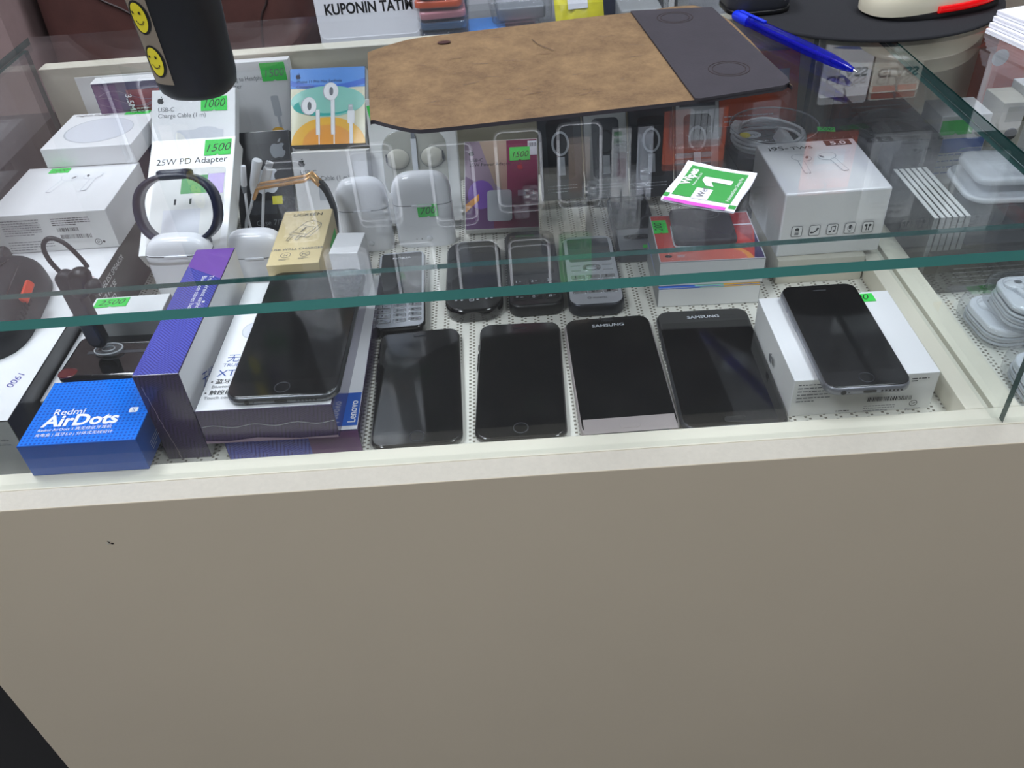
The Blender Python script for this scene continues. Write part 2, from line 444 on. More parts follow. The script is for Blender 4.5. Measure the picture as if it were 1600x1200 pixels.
    def disc(s, M, cx, cy, rx, ry, k, n=28, rot=0, a0=0, a1=360):
        p = []
        for j in range(n + (a1 - a0 < 360)):
            a = R(a0 + (a1 - a0) * j / n); x, y = rx * math.cos(a), ry * math.sin(a)
            c, d = math.cos(R(rot)), math.sin(R(rot)); p.append((cx + x * c - y * d, cy + x * d + y * c))
        return s.fpoly(M, p, k)
    def ring(s, M, cx, cy, rx, ry, w, k, n=32, rot=0):
        z = s._z(); vs = []; c, d = math.cos(R(rot)), math.sin(R(rot))
        for j in range(n):
            a = 2 * math.pi * j / n
            for q in (0, w):
                x, y = (rx - q) * math.cos(a), (ry - q) * math.sin(a); vs.append((cx + x * c - y * d, cy + x * d + y * c, z))
        return s.add(vs, [(2 * j, (2 * j + 2) % (2 * n), (2 * j + 3) % (2 * n), 2 * j + 1) for j in range(n)], k, False, M)
    def line(s, M, p, q, w, k):
        a = Vector(p); b = Vector(q); t = (b - a).normalized() * (w / 2); n = Vector((-t.y, t.x))
        return s.fpoly(M, [tuple(a - n), tuple(b - n), tuple(b + n), tuple(a + n)], k)
    def frame_(s, M, x0, y0, x1, y1, w, k):
        for p, q in (((x0, y0), (x1, y0)), ((x1, y0), (x1, y1)), ((x1, y1), (x0, y1)), ((x0, y1), (x0, y0))): s.line(M, p, q, w, k)
        return s
    def text(s, M, x, y, size, t, k, bold=0.0, shear=0.0, align='l', sx=1.0, rot=0):
        vs, fs = glyphs(t, bold, shear); z = s._z()
        w = max([v[0] for v in vs] or [0]); o = {'l': 0, 'c': -w / 2, 'r': -w}[align]
        c, d = math.cos(R(rot)), math.sin(R(rot)); out = []
        for a, b in vs:
            a = (a + o) * size * sx; b = b * size; out.append((x + a * c - b * d, y + a * d + b * c, z))
        return s.add(out, fs, k, False, M)
    def small(s, M, x0, y0, w, n, pitch, h, k):
        """rows of print too fine to read"""
        for i in range(n):
            x = x0; end = x0 + w * (1 if i < n - 1 else rnd.uniform(0.4, 0.8))
            while x < end - h:
                l = min(rnd.uniform(1.5, 5) * h, end - x); s.rect(M, x, y0 - i * pitch - h / 2, x + l, y0 - i * pitch + h / 2, k); x += l + h * 0.7
        return s
    def bars(s, M, x0, y0, w, h, k):
        x = x0
        while x < x0 + w:
            b = rnd.choice((0.0003, 0.0005, 0.0008)); s.rect(M, x, y0, x + b, y0 + h, k); x += b + rnd.choice((0.0003, 0.0005, 0.0007))
        return s
    def fruit(s, M, cx, cy, h, k):
        q = h / 84.0
        sp = lambda P: [(cx + x * q, cy + (y - 24) * q) for x, y in P]
        s.fpoly(M, list(reversed(smooth2(sp(FRUIT)))), k); s.fpoly(M, list(reversed(sp(LEAF))), k); return s
    def build(s, name, parent=None, loc=None, rot=None, bevel=None):
        me = bpy.data.meshes.new(name)
        me.from_pydata(s.v, [], s.f)
        for x in s.mats: me.materials.append(x)
        me.polygons.foreach_set('material_index', s.mi); me.polygons.foreach_set('use_smooth', s.sm)
        me.update()
        o = bpy.data.objects.new(name, me); col.objects.link(o)
        if parent is not None: o.parent = parent
        if loc is not None: o.location = loc
        if rot is not None: o.rotation_euler = rot
        return o
def smooth2(p, n=3):
    """closed spline through the points"""
    out = []; N = len(p)
    for i in range(N):
        a, b, c, d = p[i - 1], p[i], p[(i + 1) % N], p[(i + 2) % N]
        for j in range(n):
            t = j / n
            out.append(tuple(0.5 * (2 * b[q] + (c[q] - a[q]) * t + (2 * a[q] - 5 * b[q] + 4 * c[q] - d[q]) * t * t + (3 * b[q] - a[q] - 3 * c[q] + d[q]) * t ** 3) for q in range(len(b))))
    return out
def spline(p, n=6):
    out = []; N = len(p)
    for i in range(N - 1):
        a, b, c, d = p[max(i - 1, 0)], p[i], p[i + 1], p[min(i + 2, N - 1)]
        for j in range(n):
            t = j / n
            out.append(tuple(0.5 * (2 * b[q] + (c[q] - a[q]) * t + (2 * a[q] - 5 * b[q] + 4 * c[q] - d[q]) * t * t + (3 * b[q] - a[q] - 3 * c[q] + d[q]) * t ** 3) for q in range(len(b))))
    out.append(p[-1]); return out
def tag(o, label, cat, group=None, kind=None):
    o['label'] = label; o['category'] = cat
    if group: o['group'] = group
    if kind: o['kind'] = kind
    return o
def empty(name, loc, rz=0.0, rx=0.0, ry=0.0):
    o = bpy.data.objects.new(name, None); col.objects.link(o); o.empty_display_size = 0.02
    o.location = loc; o.rotation_euler = (R(rx), R(ry), R(rz)); return o
def price(parent, M, x0, y0, w, h, txt, ink='ink_black', rot=0, tw=0.8):
    """fluorescent green price sticker with a handwritten number"""
    t = S(); t.lay = 0.0004
    c, d = math.cos(R(rot)), math.sin(R(rot)); F = M @ frame((x0, y0, 0.0), (c, d, 0), (-d, c, 0))
    n = 6; pts = [(0, 0)] + [(w * (0.44 + 0.12 * i / n), 0.0012 * math.sin(math.pi * i / n)) for i in range(n + 1)] + [(w, 0), (w, h), (0, h)]
    z = 0.00045; N = len(pts)
    t.prism(pts, 0.0003, z, 'sticker_green', F)
    if txt:
        vs, _ = glyphs(txt, -0.012, 0.3); wd = max(v[0] for v in vs) - min(v[0] for v in vs)
        sz = min(w * tw / wd, h * 0.95)
        t.lay = z + 0.00005
        t.text(F, w / 2, h * 0.24, sz, txt, ink, -0.006, 0.3, 'c', rot=3)
    return t.build('price_sticker', parent)
def structure(o, name=None):
    o['kind'] = 'structure'; return o
def buds(s, M, cx, cy, q, rot=0, k='ink_pale', ln='ink_light'):
    """printed picture of a pair of stemmed earbuds"""
    for sx, dx in ((-1, -0.4), (1, 0.4)):
        F = M @ frame((cx + dx * q, cy, 0), (math.cos(R(rot + sx * 6)), math.sin(R(rot + sx * 6)), 0), (-math.sin(R(rot + sx * 6)), math.cos(R(rot + sx * 6)), 0))
        s.rrect(F, -0.085 * q, -0.72 * q, 0.085 * q, 0.1 * q, 0.05 * q, ln); s.rrect(F, -0.06 * q, -0.70 * q, 0.07 * q, 0.1 * q, 0.05 * q, k)
        s.disc(F, -sx * 0.06 * q, 0.16 * q, 0.26 * q, 0.2 * q, ln, rot=sx * 20); s.disc(F, -sx * 0.06 * q, 0.165 * q, 0.235 * q, 0.18 * q, k, rot=sx * 20)
        s.disc(F, -sx * 0.2 * q, 0.17 * q, 0.04 * q, 0.08 * q, 'ink_grey', rot=sx * 20)
        s.rect(F, -0.06 * q, -0.725 * q, 0.07 * q, -0.71 * q, 'ink_grey')
    return s

# ------------------------------------------------------------------ the shop around the counter
FL = -0.86
structure(S().box(-2.6, -2.4, FL - 0.05, 2.8, 1.3, FL, 'floor_dark').build('floor'))
structure(S().box(-2.6, -2.4, CEIL, 2.8, 1.3, CEIL + 0.05, 'ceiling').build('ceiling'))
structure(S().box(-2.6, 1.1, FL, 2.8, 1.2, CEIL, 'slat').build('wall_back'))
structure(S().box(-2.7, -2.4, FL, -2.6, 1.3, CEIL, 'wall_light').build('wall_left'))
structure(S().box(2.8, -2.4, FL, 2.9, 1.3, CEIL, 'wall_light').build('wall_right'))
structure(S().box(-2.6, -2.5, FL, 2.8, -2.4, CEIL, 'wall_light').build('wall_front'))
structure(S().box(-1.25, 0.80, FL, -0.662, 1.1, CEIL, 'pier_pink').build('trim_1'))
for i, (px, py, pw) in enumerate(PANELS):
    o = empty('ceiling_panel', (px, py, CEIL))
    tag(o, 'square white ceiling light panel ' + ('over the back of the shop' if py > 0 else 'over the customer side') + (', left one' if px < 0 else ', right one'), 'ceiling light', 'ceiling light panels')
    t = S()
    for a, b, c, d in ((-0.3, -0.3, 0.3, -0.28), (-0.3, 0.28, 0.3, 0.3), (-0.3, -0.28, -0.28, 0.28), (0.28, -0.28, 0.3, 0.28)): t.box(a, b, -0.012, c, d, 0, 'white_soft')
    t.build('frame', o)
    S().box(-0.28, -0.28, -0.008, 0.28, 0.28, -0.002, 'lamp_glow').build('diffuser', o)

# ------------------------------------------------------------------ glass display counters
XL, XG, XR = -0.4634, 0.3186, 1.12
RW = 0.0150
PL = -0.4430
def counter():
    o = empty('display_counter', (0.33, 0.2, FL))
    tag(o, 'glass-topped display counter with tan front and cream rails holding all the goods', 'display counter')
    def B(s, n): return s.build(n, o, (-0.33, -0.2, -FL))
    zr = 0.0182; zf = zr - 0.0195
    s = S().bbox(PL, -0.0187, FL + 0.002, XR, -0.0003, zr, 'panel_tan', 0.0006, 2, top='edge_band')
    for k in range(7):   # a nick in the laminate
        s.disc(FRONT(-0.0187), -0.2920 + rnd.uniform(-0.002, 0.002), -0.0193 + rnd.uniform(-0.0016, 0.0016), rnd.uniform(0.0005, 0.0013), rnd.uniform(0.0007, 0.0014), 'leather_seam' if k % 2 else 'card_warm', n=7)
    B(s, 'front_panel')
    B(S().bbox(XL, 0, zf, XR, 0.0163, zr, 'laminate_cream', 0.0005, 2), 'front_rail')
    for x0, x1 in ((XL, XL + RW), (XG - 0.0175, XG - 0.0018), (XG + 0.0016, XG + 0.0195), (XR - RW, XR)):
        B(S().bbox(x0, 0.0165, -0.012, x1, 0.4515, zr, 'laminate_cream', 0.0005), 'side_rail')
    B(S().box(XL + RW, 0.0168, -0.018, XR - RW, 0.4515, -0.0125, 'board_beige'), 'shelf_board')
    for x0, x1 in ((XL, XG - 0.0006), (XG + 0.0012, XR)):
        B(S().bbox(x0 + 0.006, 0.452, FL + 0.002, x1, 0.4704, 0.1495, 'board_beige', 0.0006, 2, top='laminate_cream'), 'back_board')
    H0, H1 = 0.1692, 0.1755
    e = 'glass_edge'
    for x0, x1 in ((XL, XG), (XG + 0.0014, XR)):
        B(S().box(x0, -0.0313, H0, x1, 0.4704, H1, 'glass', front='glass_front_edge', back='pane', left=e, right=e), 'glass_top')
        B(S().box(x0, 0.0008, zr + 0.0001, x1, 0.0058, H0 - 0.0002, 'pane', top=e, left=e if x0 < 0 else 'pane', right=e), 'front_pane')
    for x0 in (XL, XG - 0.005, XR - 0.005):
        B(S().box(x0, 0.006, zr + 0.0001, x0 + 0.005, 0.4515, H0 - 0.0002, 'pane', top=e, back=e), 'side_pane')
    return o
counter()
s = S().box(-0.2, 0.0, 0, 0.2, 0.45, 0.96, 'black_matte')
tag(s.build('black_cabinet', None, (XL - 0.203, 0.02, FL)), 'black cabinet side standing left of the tan counter front', 'cabinet')
m_ = S().box(XL + RW + 0.0003, 0.0167, -0.0021, XG - 0.0178, 0.4512, 0.0, 'perforated').build('anti_slip_mat')
tag(m_, 'off-white perforated anti-slip mat lining the display under the four smartphones', 'mat')
m_ = S().box(XG + 0.0198, 0.0167, -0.0021, XR - RW - 0.0003, 0.4512, 0.0, 'perforated').build('anti_slip_mat')
tag(m_, 'off-white perforated anti-slip mat under the clear earphone cases on the right', 'mat')

# ------------------------------------------------------------------ boxes
def carton(name, label, cat, c, w, d, h, rot=0, rx=0, base='card_white', group=None, bev=0.0006, **fm):
    """c = centre of the base; local frame x right, y away, z up"""
    s = S().bbox(-w / 2, -d / 2, 0, w / 2, d / 2, h, base, bev, 2, **fm)
    def fin():
        o = s.build(name, None, c, (R(rx), 0, R(rot))); tag(o, label, cat, group); return o
    return s, fin
def leaner(name, label, cat, bl, w, length, thick, tilt, rot=0, base='card_white', group=None, **fm):
    """a box leaning back: bl = lower left corner of its printed face"""
    s = S().bbox(0, 0, 0, w, thick, length, base, 0.0006, 2, **fm)
    def fin():
        o = s.build(name, None, bl, (R(-(90 - tilt)), 0, R(rot))); tag(o, label, cat, group); return o
    return s, fin

# blue dotted earphone box, front left corner
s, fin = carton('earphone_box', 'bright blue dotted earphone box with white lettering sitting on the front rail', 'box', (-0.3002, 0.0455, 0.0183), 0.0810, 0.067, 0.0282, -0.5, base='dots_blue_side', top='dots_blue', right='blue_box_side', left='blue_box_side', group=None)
T = TOP(0.0282)
s.text(T, -0.0275, -0.0035, 0.0088, 'Redmi', 'ink_white', 0.004); s.text(T, -0.0305, -0.0150, 0.0158, 'AirDots', 'ink_white', 0.03)
s.rrect(T, 0.0265, -0.0052, 0.0325, 0.0000, 0.001, 'ink_white'); s.text(T, 0.0295, -0.0045, 0.0052, 'S', 'label_blue', 0, 0, 'c')
s.text(T, -0.0315, -0.0200, 0.0036, 'Redmi AirDots S 真无线蓝牙耳机', 'ink_white'); s.text(T, -0.0315, -0.0250, 0.0036, '充电盒 | 蓝牙5.0 | 分体式无线设计', 'ink_white')
Fq = RIGHT(0.0405); s.ring(Fq, -0.002, 0.0185, 0.004, 0.004, 0.0004, 'ink_light'); s.small(Fq, -0.02, 0.012, 0.016, 4, 0.0018, 0.0005, 'ink_light')
fin()

# white phone box with handwritten price, black sides, at the left end
s, fin = carton('phone_box', 'white-topped black-sided box with a handwritten blue price at the left end', 'box', (-0.4002, 0.1125, 0.0), 0.0940, 0.157, 0.0515, base='card_black', top='card_white', front='card_grey')
s.text(TOP(0.0515), 0.0330, -0.0235, 0.0085, '1900', 'pen_ink', 0.0, 0.2, rot=-104)
s.small(FRONT(-0.0785), 0.01, 0.034, 0.03, 3, 0.004, 0.0007, 'ink_grey')
fin()
# second black-sided box behind it, print along the side
s, fin = carton('phone_box', 'white-topped box with white print on its black side, below the large earphone box', 'box', (-0.3990, 0.2805, 0.0), 0.0970, 0.172, 0.0515, base='card_black', top='card_white')
Fq = RIGHT(0.0485)
for i, tx in enumerate(('WIRELESS SPEAKER', 'USB PULSE', 'MINI SD', 'FM', 'AUX')): s.text(Fq, -0.081, 0.0405 - i * 0.0085, 0.0075, tx, 'ink_white')
s.rect(TOP(0.0515), 0.030, -0.075, 0.0306, -0.066, 'red_deep'); s.text(TOP(0.0515), 0.043, -0.071, 0.009, 'ni', 'red_deep', rot=90)
fin()
# large white earbud box
s, fin = carton('earbud_box', 'large white box with embossed earbud picture, barcode panel on its front, far left', 'box', (-0.4015, 0.3105, 0.0520), 0.1055, 0.0935, 0.0370, -0.8, front='card_matte')
T = TOP(0.037); buds(s, T, 0.006, 0.017, 0.034, -8, 'card_white', 'ink_pale')
Fq = FRONT(-0.04675)
s.small(Fq, -0.042, 0.0315, 0.034, 7, 0.0022, 0.0008, 'ink_grey'); s.small(Fq, -0.042, 0.0115, 0.04, 4, 0.0024, 0.0008, 'ink_grey')
s.small(Fq, 0.004, 0.0325, 0.034, 4, 0.0019, 0.0008, 'ink_black'); s.bars(Fq, 0.0065, 0.0205, 0.018, 0.0035, 'ink_black'); s.bars(Fq, 0.0075, 0.0135, 0.027, 0.004, 'ink_black')
s.ring(Fq, 0.0385, 0.009, 0.003, 0.003, 0.0005, 'ink_black'); s.text(Fq, 0.0385, 0.0078, 0.003, 'SP', 'ink_black', 0, 0, 'c'); s.disc(Fq, 0.0435, 0.009, 0.0011, 0.0011, 'ink_black')
o = fin(); price(o, T, -0.029, 0.033, 0.019, 0.0095, '2000', 'ink_black', -1)
# charger puck box
s, fin = carton('charger_box', 'flat white box with a round charging disc picture in the back left corner', 'box', (-0.3905, 0.3955, 0.0895), 0.0865, 0.0820, 0.0185, -1.5)
T = TOP(0.0185); s.disc(T, -0.001, -0.003, 0.0330, 0.0290, 'ink_light', 48); s.disc(T, -0.0005, -0.0028, 0.0318, 0.0278, 'ink_pale', 48); s.disc(T, -0.0002, -0.0026, 0.0290, 0.0250, 'ink_pale', 48)
s.text(T, -0.038, 0.0335, 0.0052, 'MagSafe Charger', 'ink_black')
o = fin(); price(o, T, 0.012, 0.0315, 0.0250, 0.0085, '3000', 'ink_black', 0)
# purple printed box and thin card at the back left
s, fin = carton('cable_box', 'box with purple and red printed face and white top edge against the back board, left', 'box', (-0.3500, 0.4420, 0.0), 0.107, 0.0165, 0.1385, 0, base='card_white', front='violet_dark')
Fq = FRONT(-0.00825)
s.rect(Fq, -0.021, 0.09, 0.012, 0.13, 'red_deep'); s.rect(Fq, 0.012, 0.095, 0.05, 0.136, 'navy'); s.rect(Fq, -0.052, 0.09, -0.03, 0.136, 'plum')
for k in range(7):
    for q in range(14): s.line(Fq, (-0.05 + q * 0.0072, 0.125 - k * 0.006 + 0.005 * math.sin(q * 0.7 + k)), (-0.043 + q * 0.0072, 0.125 - k * 0.006 + 0.005 * math.sin((q + 1) * 0.7 + k)), 0.0006, 'mauve')
s.rect(Fq, 0.014, 0.098, 0.05, 0.108, 'mint'); s.text(Fq, -0.022, 0.127, 0.0085, '3.5MM', 'ink_white', 0.02, rot=-90); s.small(Fq, -0.015, 0.112, 0.012, 5, 0.003, 0.001, 'ink_white')
fin()
s, fin = carton('card_sleeve', 'thin pale card sleeve standing behind the purple printed box', 'box', (-0.3850, 0.4512 - 0.0006 - 0.0004, 0.0), 0.078, 0.0010, 0.1400, 0, base='card_matte', bev=0.0002)
s.disc(FRONT(-0.0005), -0.024, 0.092, 0.003, 0.003, 'board_beige')
fin()
# upright cable box
def apple_text(s, F, x, y, q, l1, l2, k='ink_black', k2='ink_grey'):
    s.fruit(F, x + 0.0027 * q, y, 0.0078 * q, k)
    s.text(F, x, y - 0.0115 * q, 0.0060 * q, l1, k2); s.text(F, x, y - 0.0175 * q, 0.0060 * q, l2, k2)
s, fin = leaner('cable_box', 'white cable box with small black fruit emblem behind the adapter box with the smart band', 'box', (-0.3430, 0.3745, 0.0850), 0.0835, 0.0650, 0.010, 48, -5)
Fq = FRONT(0); apple_text(s, Fq, 0.0065, 0.0550, 1.0, 'USB-C', 'Charge Cable (1 m)')
s.rect(Fq, 0.026, 0.006, 0.072, 0.025, 'ink_pale'); s.rect(Fq, 0.026, 0.006, 0.042, 0.014, 'ink_light'); s.disc(Fq, 0.055, 0.022, 0.014, 0.006, 'ink_pale'); s.rect(Fq, 0.044, 0.004, 0.06, 0.013, 'card_white')
o = fin(); price(o, Fq, 0.0495, 0.0430, 0.0260, 0.0140, '1000', 'ink_black', 0)
# adapter box with the ring picture
s, fin = leaner('adapter_box', 'white leaning box lettered for a 25 watt adapter, dark smart band in front of it', 'box', (-0.3290, 0.2470, 0.0500), 0.0785, 0.1205, 0.020, 30, -1, base='card_matte', front='card_white')
s.text(Fq, 0.0065, 0.0930, 0.0092, '25W PD Adapter', 'ink_black'); s.rrect(Fq, 0.006, 0.006, 0.072, 0.088, 0.004, 'card_matte'); s.rect(Fq, 0.018, 0.014, 0.052, 0.045, 'ink_pale'); s.rect(Fq, 0.056, 0.06, 0.071, 0.081, 'violet')
s.rect(Fq, 0.027, 0.05, 0.029, 0.056, 'ink_black'); s.rect(Fq, 0.041, 0.05, 0.043, 0.056, 'ink_black'); s.rect(Fq, 0.032, 0.061, 0.056, 0.08, 'leaf_green')
o = fin(); price(o, Fq, 0.0505, 0.1005, 0.0245, 0.0170, '1500', 'ink_black', 0, 0.92)
# headphone adapter box
s, fin = leaner('adapter_box', 'tall white box for a headphone adapter against the back board, beside the colourful box', 'box', (-0.2905, 0.4330, 0.0), 0.0830, 0.1470, 0.011, 87.5, -1)
s.text(Fq, 0.012, 0.1290, 0.0062, 'Lightning to Headphone Jack', 'ink_grey', sx=0.8); s.text(Fq, 0.012, 0.1220, 0.0062, 'Adapter', 'ink_grey')
s.rrect(Fq, 0.058, 0.092, 0.066, 0.113, 0.002, 'ink_light'); s.line(Fq, (0.062, 0.092), (0.062, 0.072), 0.003, 'ink_light'); s.ring(Fq, 0.06, 0.066, 0.0105, 0.0085, 0.002, 'ink_light'); s.disc(Fq, 0.0585, 0.078, 0.006, 0.003, 'amber')
o = fin(); price(o, Fq, 0.0545, 0.1275, 0.0245, 0.0175, '1500', 'ink_grey')
# black box with emblems
s, fin = leaner('case_box', 'black box with pale fruit emblems standing behind the white cable ends', 'box', (-0.2680, 0.3410, 0.0095), 0.0560, 0.1010, 0.010, 56, 0, base='card_black', front='card_black')
s.fruit(Fq, 0.0440, 0.0840, 0.0190, 'grey_plastic'); s.fruit(Fq, 0.0300, 0.0570, 0.0320, 'silver_paint')
s.text(Fq, 0.016, 0.0100, 0.0075, 'Case 7/7P', 'ink_grey'); s.rect(Fq, 0.012, 0.021, 0.038, 0.034, 'card_charcoal'); s.rect(Fq, 0.034, 0.03, 0.044, 0.038, 'bag_yellow')
fin()
# colourful earphone box standing on the cable box
s, fin = leaner('earphone_box', 'colourful box with white earphones over blue, mint and amber swirls', 'box', (-0.2105, 0.3865, 0.0805), 0.0750, 0.0755, 0.0120, 50, -5, base='card_charcoal', front='sand', top='card_white', right='card_matte')
W, L = 0.0750, 0.0755
s.rect(Fq, 0.0004, 0.0555, W - 0.0004, L - 0.0004, 'sky_blue')
s.fpoly(Fq, [(0.0004, 0.0575)] + [(0.0004 + (W - 0.0008) * i / 14, 0.0565 + 0.006 * (2 * i / 14 - 1) ** 2) for i in range(15)] + [(W - 0.0004, 0.0695), (0.0004, 0.0695)][::1], 'sky_blue')
s.fpoly(Fq, [(0.0004 + (W - 0.0008) * i / 16, 0.0585 + 0.0055 * (2 * i / 16 - 1) ** 2) for i in range(17)] + [(0.0004 + (W - 0.0008) * (16 - i) / 16, 0.0535 + 0.005 * (2 * i / 16 - 1) ** 2) for i in range(17)], 'deep_blue')
s.disc(Fq, W / 2, 0.0425, W / 2 - 0.0006, 0.0150, 'mint', 40); s.disc(Fq, W / 2 - 0.004, 0.0375, W / 2 - 0.007, 0.009, 'teal', 40); s.disc(Fq, W / 2 + 0.001, 0.0415, W / 2 - 0.008, 0.0105, 'mint', 40)
s.disc(Fq, W / 2, 0.0006, W / 2 - 0.0006, 0.0265, 'amber', 40, a0=0, a1=180); s.disc(Fq, W / 2, 0.0006, W / 2 - 0.012, 0.0190, 'amber_deep', 40, a0=0, a1=180)
s.fruit(Fq, 0.0085, 0.0680, 0.0060, 'navy'); s.text(Fq, 0.0065, 0.0610, 0.0040, 'iPhone 11 Pro Max EarPods', 'navy'); s.text(Fq, 0.0065, 0.0560, 0.0040, 'Connector', 'navy')
for (ex, ey, bx) in ((0.0185, 0.0385, 0.0275), (0.0405, 0.0520, 0.0425)):
    s.line(Fq, (bx, ey - 0.004), (bx, 0.010), 0.0042, 'ink_light'); s.line(Fq, (bx, ey - 0.004), (bx, 0.010), 0.0034, 'ink_white'); s.line(Fq, (bx + 0.001, 0.010), (bx + 0.001, 0.0006), 0.0012, 'ink_white')
    s.disc(Fq, ex, ey, 0.0078, 0.0088, 'ink_light'); s.disc(Fq, ex + 0.0006, ey, 0.0072, 0.0084, 'ink_white'); s.disc(Fq, ex + 0.0008, ey, 0.0020, 0.0042, 'ink_grey')
s.rrect(Fq, 0.0570, 0.0200, 0.0640, 0.0330, 0.0014, 'ink_white'); s.rrect(Fq, 0.0580, 0.0325, 0.0625, 0.0385, 0.0008, 'ink_light'); s.line(Fq, (0.0605, 0.0006), (0.0605, 0.0200), 0.0034, 'ink_white'); s.rect(Fq, 0.0588, 0.0365, 0.0617, 0.0373, 'ink_white')
fin()
# white cable box under it
s, fin = leaner('cable_box', 'white cable box with small black fruit emblem below the colourful earphone box', 'box', (-0.2085, 0.3390, 0.0075), 0.0730, 0.0800, 0.018, 70, -4, base='card_matte', front='card_white', right='card_grey')
apple_text(s, Fq, 0.0065, 0.0705, 1.0, 'USB-C', 'Charge Cable (1 m)')
s.rect(Fq, 0.023, 0.034, 0.031, 0.048, 'ink_light'); s.rect(Fq, 0.043, 0.034, 0.063, 0.048, 'ink_pale'); s.frame_(Fq, 0.043, 0.034, 0.063, 0.048, 0.0006, 'ink_light')
fin()
# earphone box with clear window
o = empty('earphone_box', (-0.1330, 0.3450, 0.0100), 0, -(90 - 62))
tag(o, 'grey-white box with a rounded clear window showing coiled white earphones, behind the white cases', 'box')
s = S().bbox(0, 0, 0, 0.0850, 0.018, 0.1200, 'card_matte', 0.0006, 2, front='card_matte')
s.text(Fq, 0.0400, 0.1010, 0.0072, 'EarPods', 'ink_black', 0.005, 0, 'c'); s.rrect(Fq, 0.0120, 0.0250, 0.0745, 0.0880, 0.016, 'card_warm'); s.build('carton', o)
s = S().slab(0.04325, 0, 0.0630, 0.0640, 0.017, 0, 0.0040, 'clear', 0.0015, M=frame((0, -0.0004, 0.0565), (1, 0, 0), (0, 0, 1))); s.build('window', o)
s = S()
for sx in (-1, 1):
    F = frame((0.0432 + sx * 0.017, -0.0006, 0.062), (1, 0, 0), (0, 0, 1)); s.lathe([(0.0115, 0), (0.0112, 0.0012), (0.008, 0.0022), (0.0001, 0.0028)], 'card_warm', 24, 1.0, 0.85, M=F); s.ring(F, 0, 0, 0.0118, 0.0100, 0.0006, 'ink_grey'); s.lay = 0.0028; s.rect(F, sx * 0.0105 - 0.0008, -0.003, sx * 0.0105 + 0.0008, 0.005, 'ink_black'); s.lay = 0.0004
s.box(0.0405, -0.0030, 0.0500, 0.0455, -0.0010, 0.0800, 'cable_white'); s.box(0.0412, -0.0032, 0.0800, 0.0448, -0.0010, 0.0860, 'grey_plastic')
s.build('earphones', o)
price(o, Fq, 0.003, 0.1000, 0.024, 0.0135, '1000', 'ink_black', 10)
# maroon adapter box
s, fin = leaner('adapter_box', 'maroon and purple power adapter box with green sticker, behind the black phones', 'box', (-0.0455, 0.3230, 0.0100), 0.0725, 0.0925, 0.0105, 39.5, -3, base='card_matte', front='maroon')
s.rect(Fq, 0.0006, 0.0006, 0.028, 0.0920, 'plum'); s.fpoly(Fq, [(0.0006, 0.0920), (0.0006, 0.0560), (0.042, 0.030), (0.042, 0.0920)], 'mauve'); s.fpoly(Fq, [(0.0150, 0.0920), (0.0300, 0.0460), (0.042, 0.0360), (0.042, 0.0920)], 'dusty')
s.disc(Fq, 0.016, 0.036, 0.0130, 0.0150, 'violet'); s.fpoly(Fq, [(0.0006, 0.0180), (0.014, 0.030), (0.014, 0.037), (0.0006, 0.0260)], 'amber_deep'); s.rrect(Fq, 0.022, 0.008, 0.046, 0.040, 0.003, 'ink_light')
apple_text(s, Fq, 0.0050, 0.0800, 0.82, 'USB-C', '25W Power Adapter', 'ink_black', 'ink_black'); s.fruit(Fq, 0.0550, 0.0640, 0.0070, 'red_print'); s.rrect(Fq, 0.0520, 0.0330, 0.0680, 0.0390, 0.001, 'mauve'); s.rrect(Fq, 0.0600, 0.0338, 0.0670, 0.0382, 0.0008, 'maroon')
s.rect(Fq, 0.0630, 0.0750, 0.0720, 0.0900, 'ink_pale'); s.bars(Fq, 0.064, 0.084, 0.007, 0.004, 'ink_grey')
o = fin(); price(o, Fq, 0.0450, 0.0700, 0.0200, 0.0140, '1500', 'ink_black')

# tall purple box, front left
s, fin = carton('earphone_box', 'tall narrow purple box with blue chevron print on its top, beside the blue box', 'box', (-0.2430, 0.1200, 0.0), 0.0318, 0.1620, 0.0785, -1.0, base='herring_plum', top='herring_blue', right='card_white')
T = TOP(0.0785); s.fpoly(T, [(-0.0155, 0.055), (0.0155, 0.035), (0.0155, 0.0805), (-0.0155, 0.0805)], 'violet'); s.text(T, 0.0060, 0.040, 0.0052, 'True wireless earphones', 'ink_white', rot=-90); s.text(T, 0.0005, 0.040, 0.0052, 'Bluetooth stereo headset', 'ink_white', rot=-90); s.fruit(T, 0.0105, 0.004, 0.003, 'ink_white')
Fq2 = RIGHT(0.0159); s.text(Fq2, -0.055, 0.045, 0.012, '无线 XT91', 'ink_blue', rot=-25); s.small(Fq2, -0.05, 0.03, 0.05, 4, 0.004, 0.0009, 'ink_light')
for k in range(8): s.line(FRONT(-0.0810), (-0.012 + k * 0.001 + rnd.uniform(-0.001, 0.001), 0.07 - k * 0.009), (-0.011 + k * 0.001, 0.061 - k * 0.009), 0.0004, 'mauve')
fin()
# two white and purple earphone boxes in a stack
s, fin = carton('earphone_box', 'lower white-topped purple earphone box with blue corner label, bottom of the stack', 'box', (-0.1665, 0.1345, 0.0), 0.0960, 0.2010, 0.0215, 0.3, base='herring_plum', top='card_white', front='herring_blue', left='card_charcoal')
T = TOP(0.0215); s.rect(T, 0.0340, -0.0960, 0.0470, -0.0600, 'label_blue'); s.text(T, 0.0452, -0.0930, 0.0080, 'Lenovo', 'ink_white', 0.015, rot=90); s.rect(RIGHT(0.048), -0.097, 0.003, -0.062, 0.018, 'violet_dark')
s.rect(FRONT(-0.1005), 0.012, 0.0005, 0.0478, 0.0210, 'plum')
fin()
s, fin = carton('earphone_box', 'upper white-topped purple earphone box carrying the large grey smartphone', 'box', (-0.1750, 0.1075, 0.0220), 0.0940, 0.1580, 0.0300, -1.2, base='herring_plum', top='card_white', right='violet_dark')
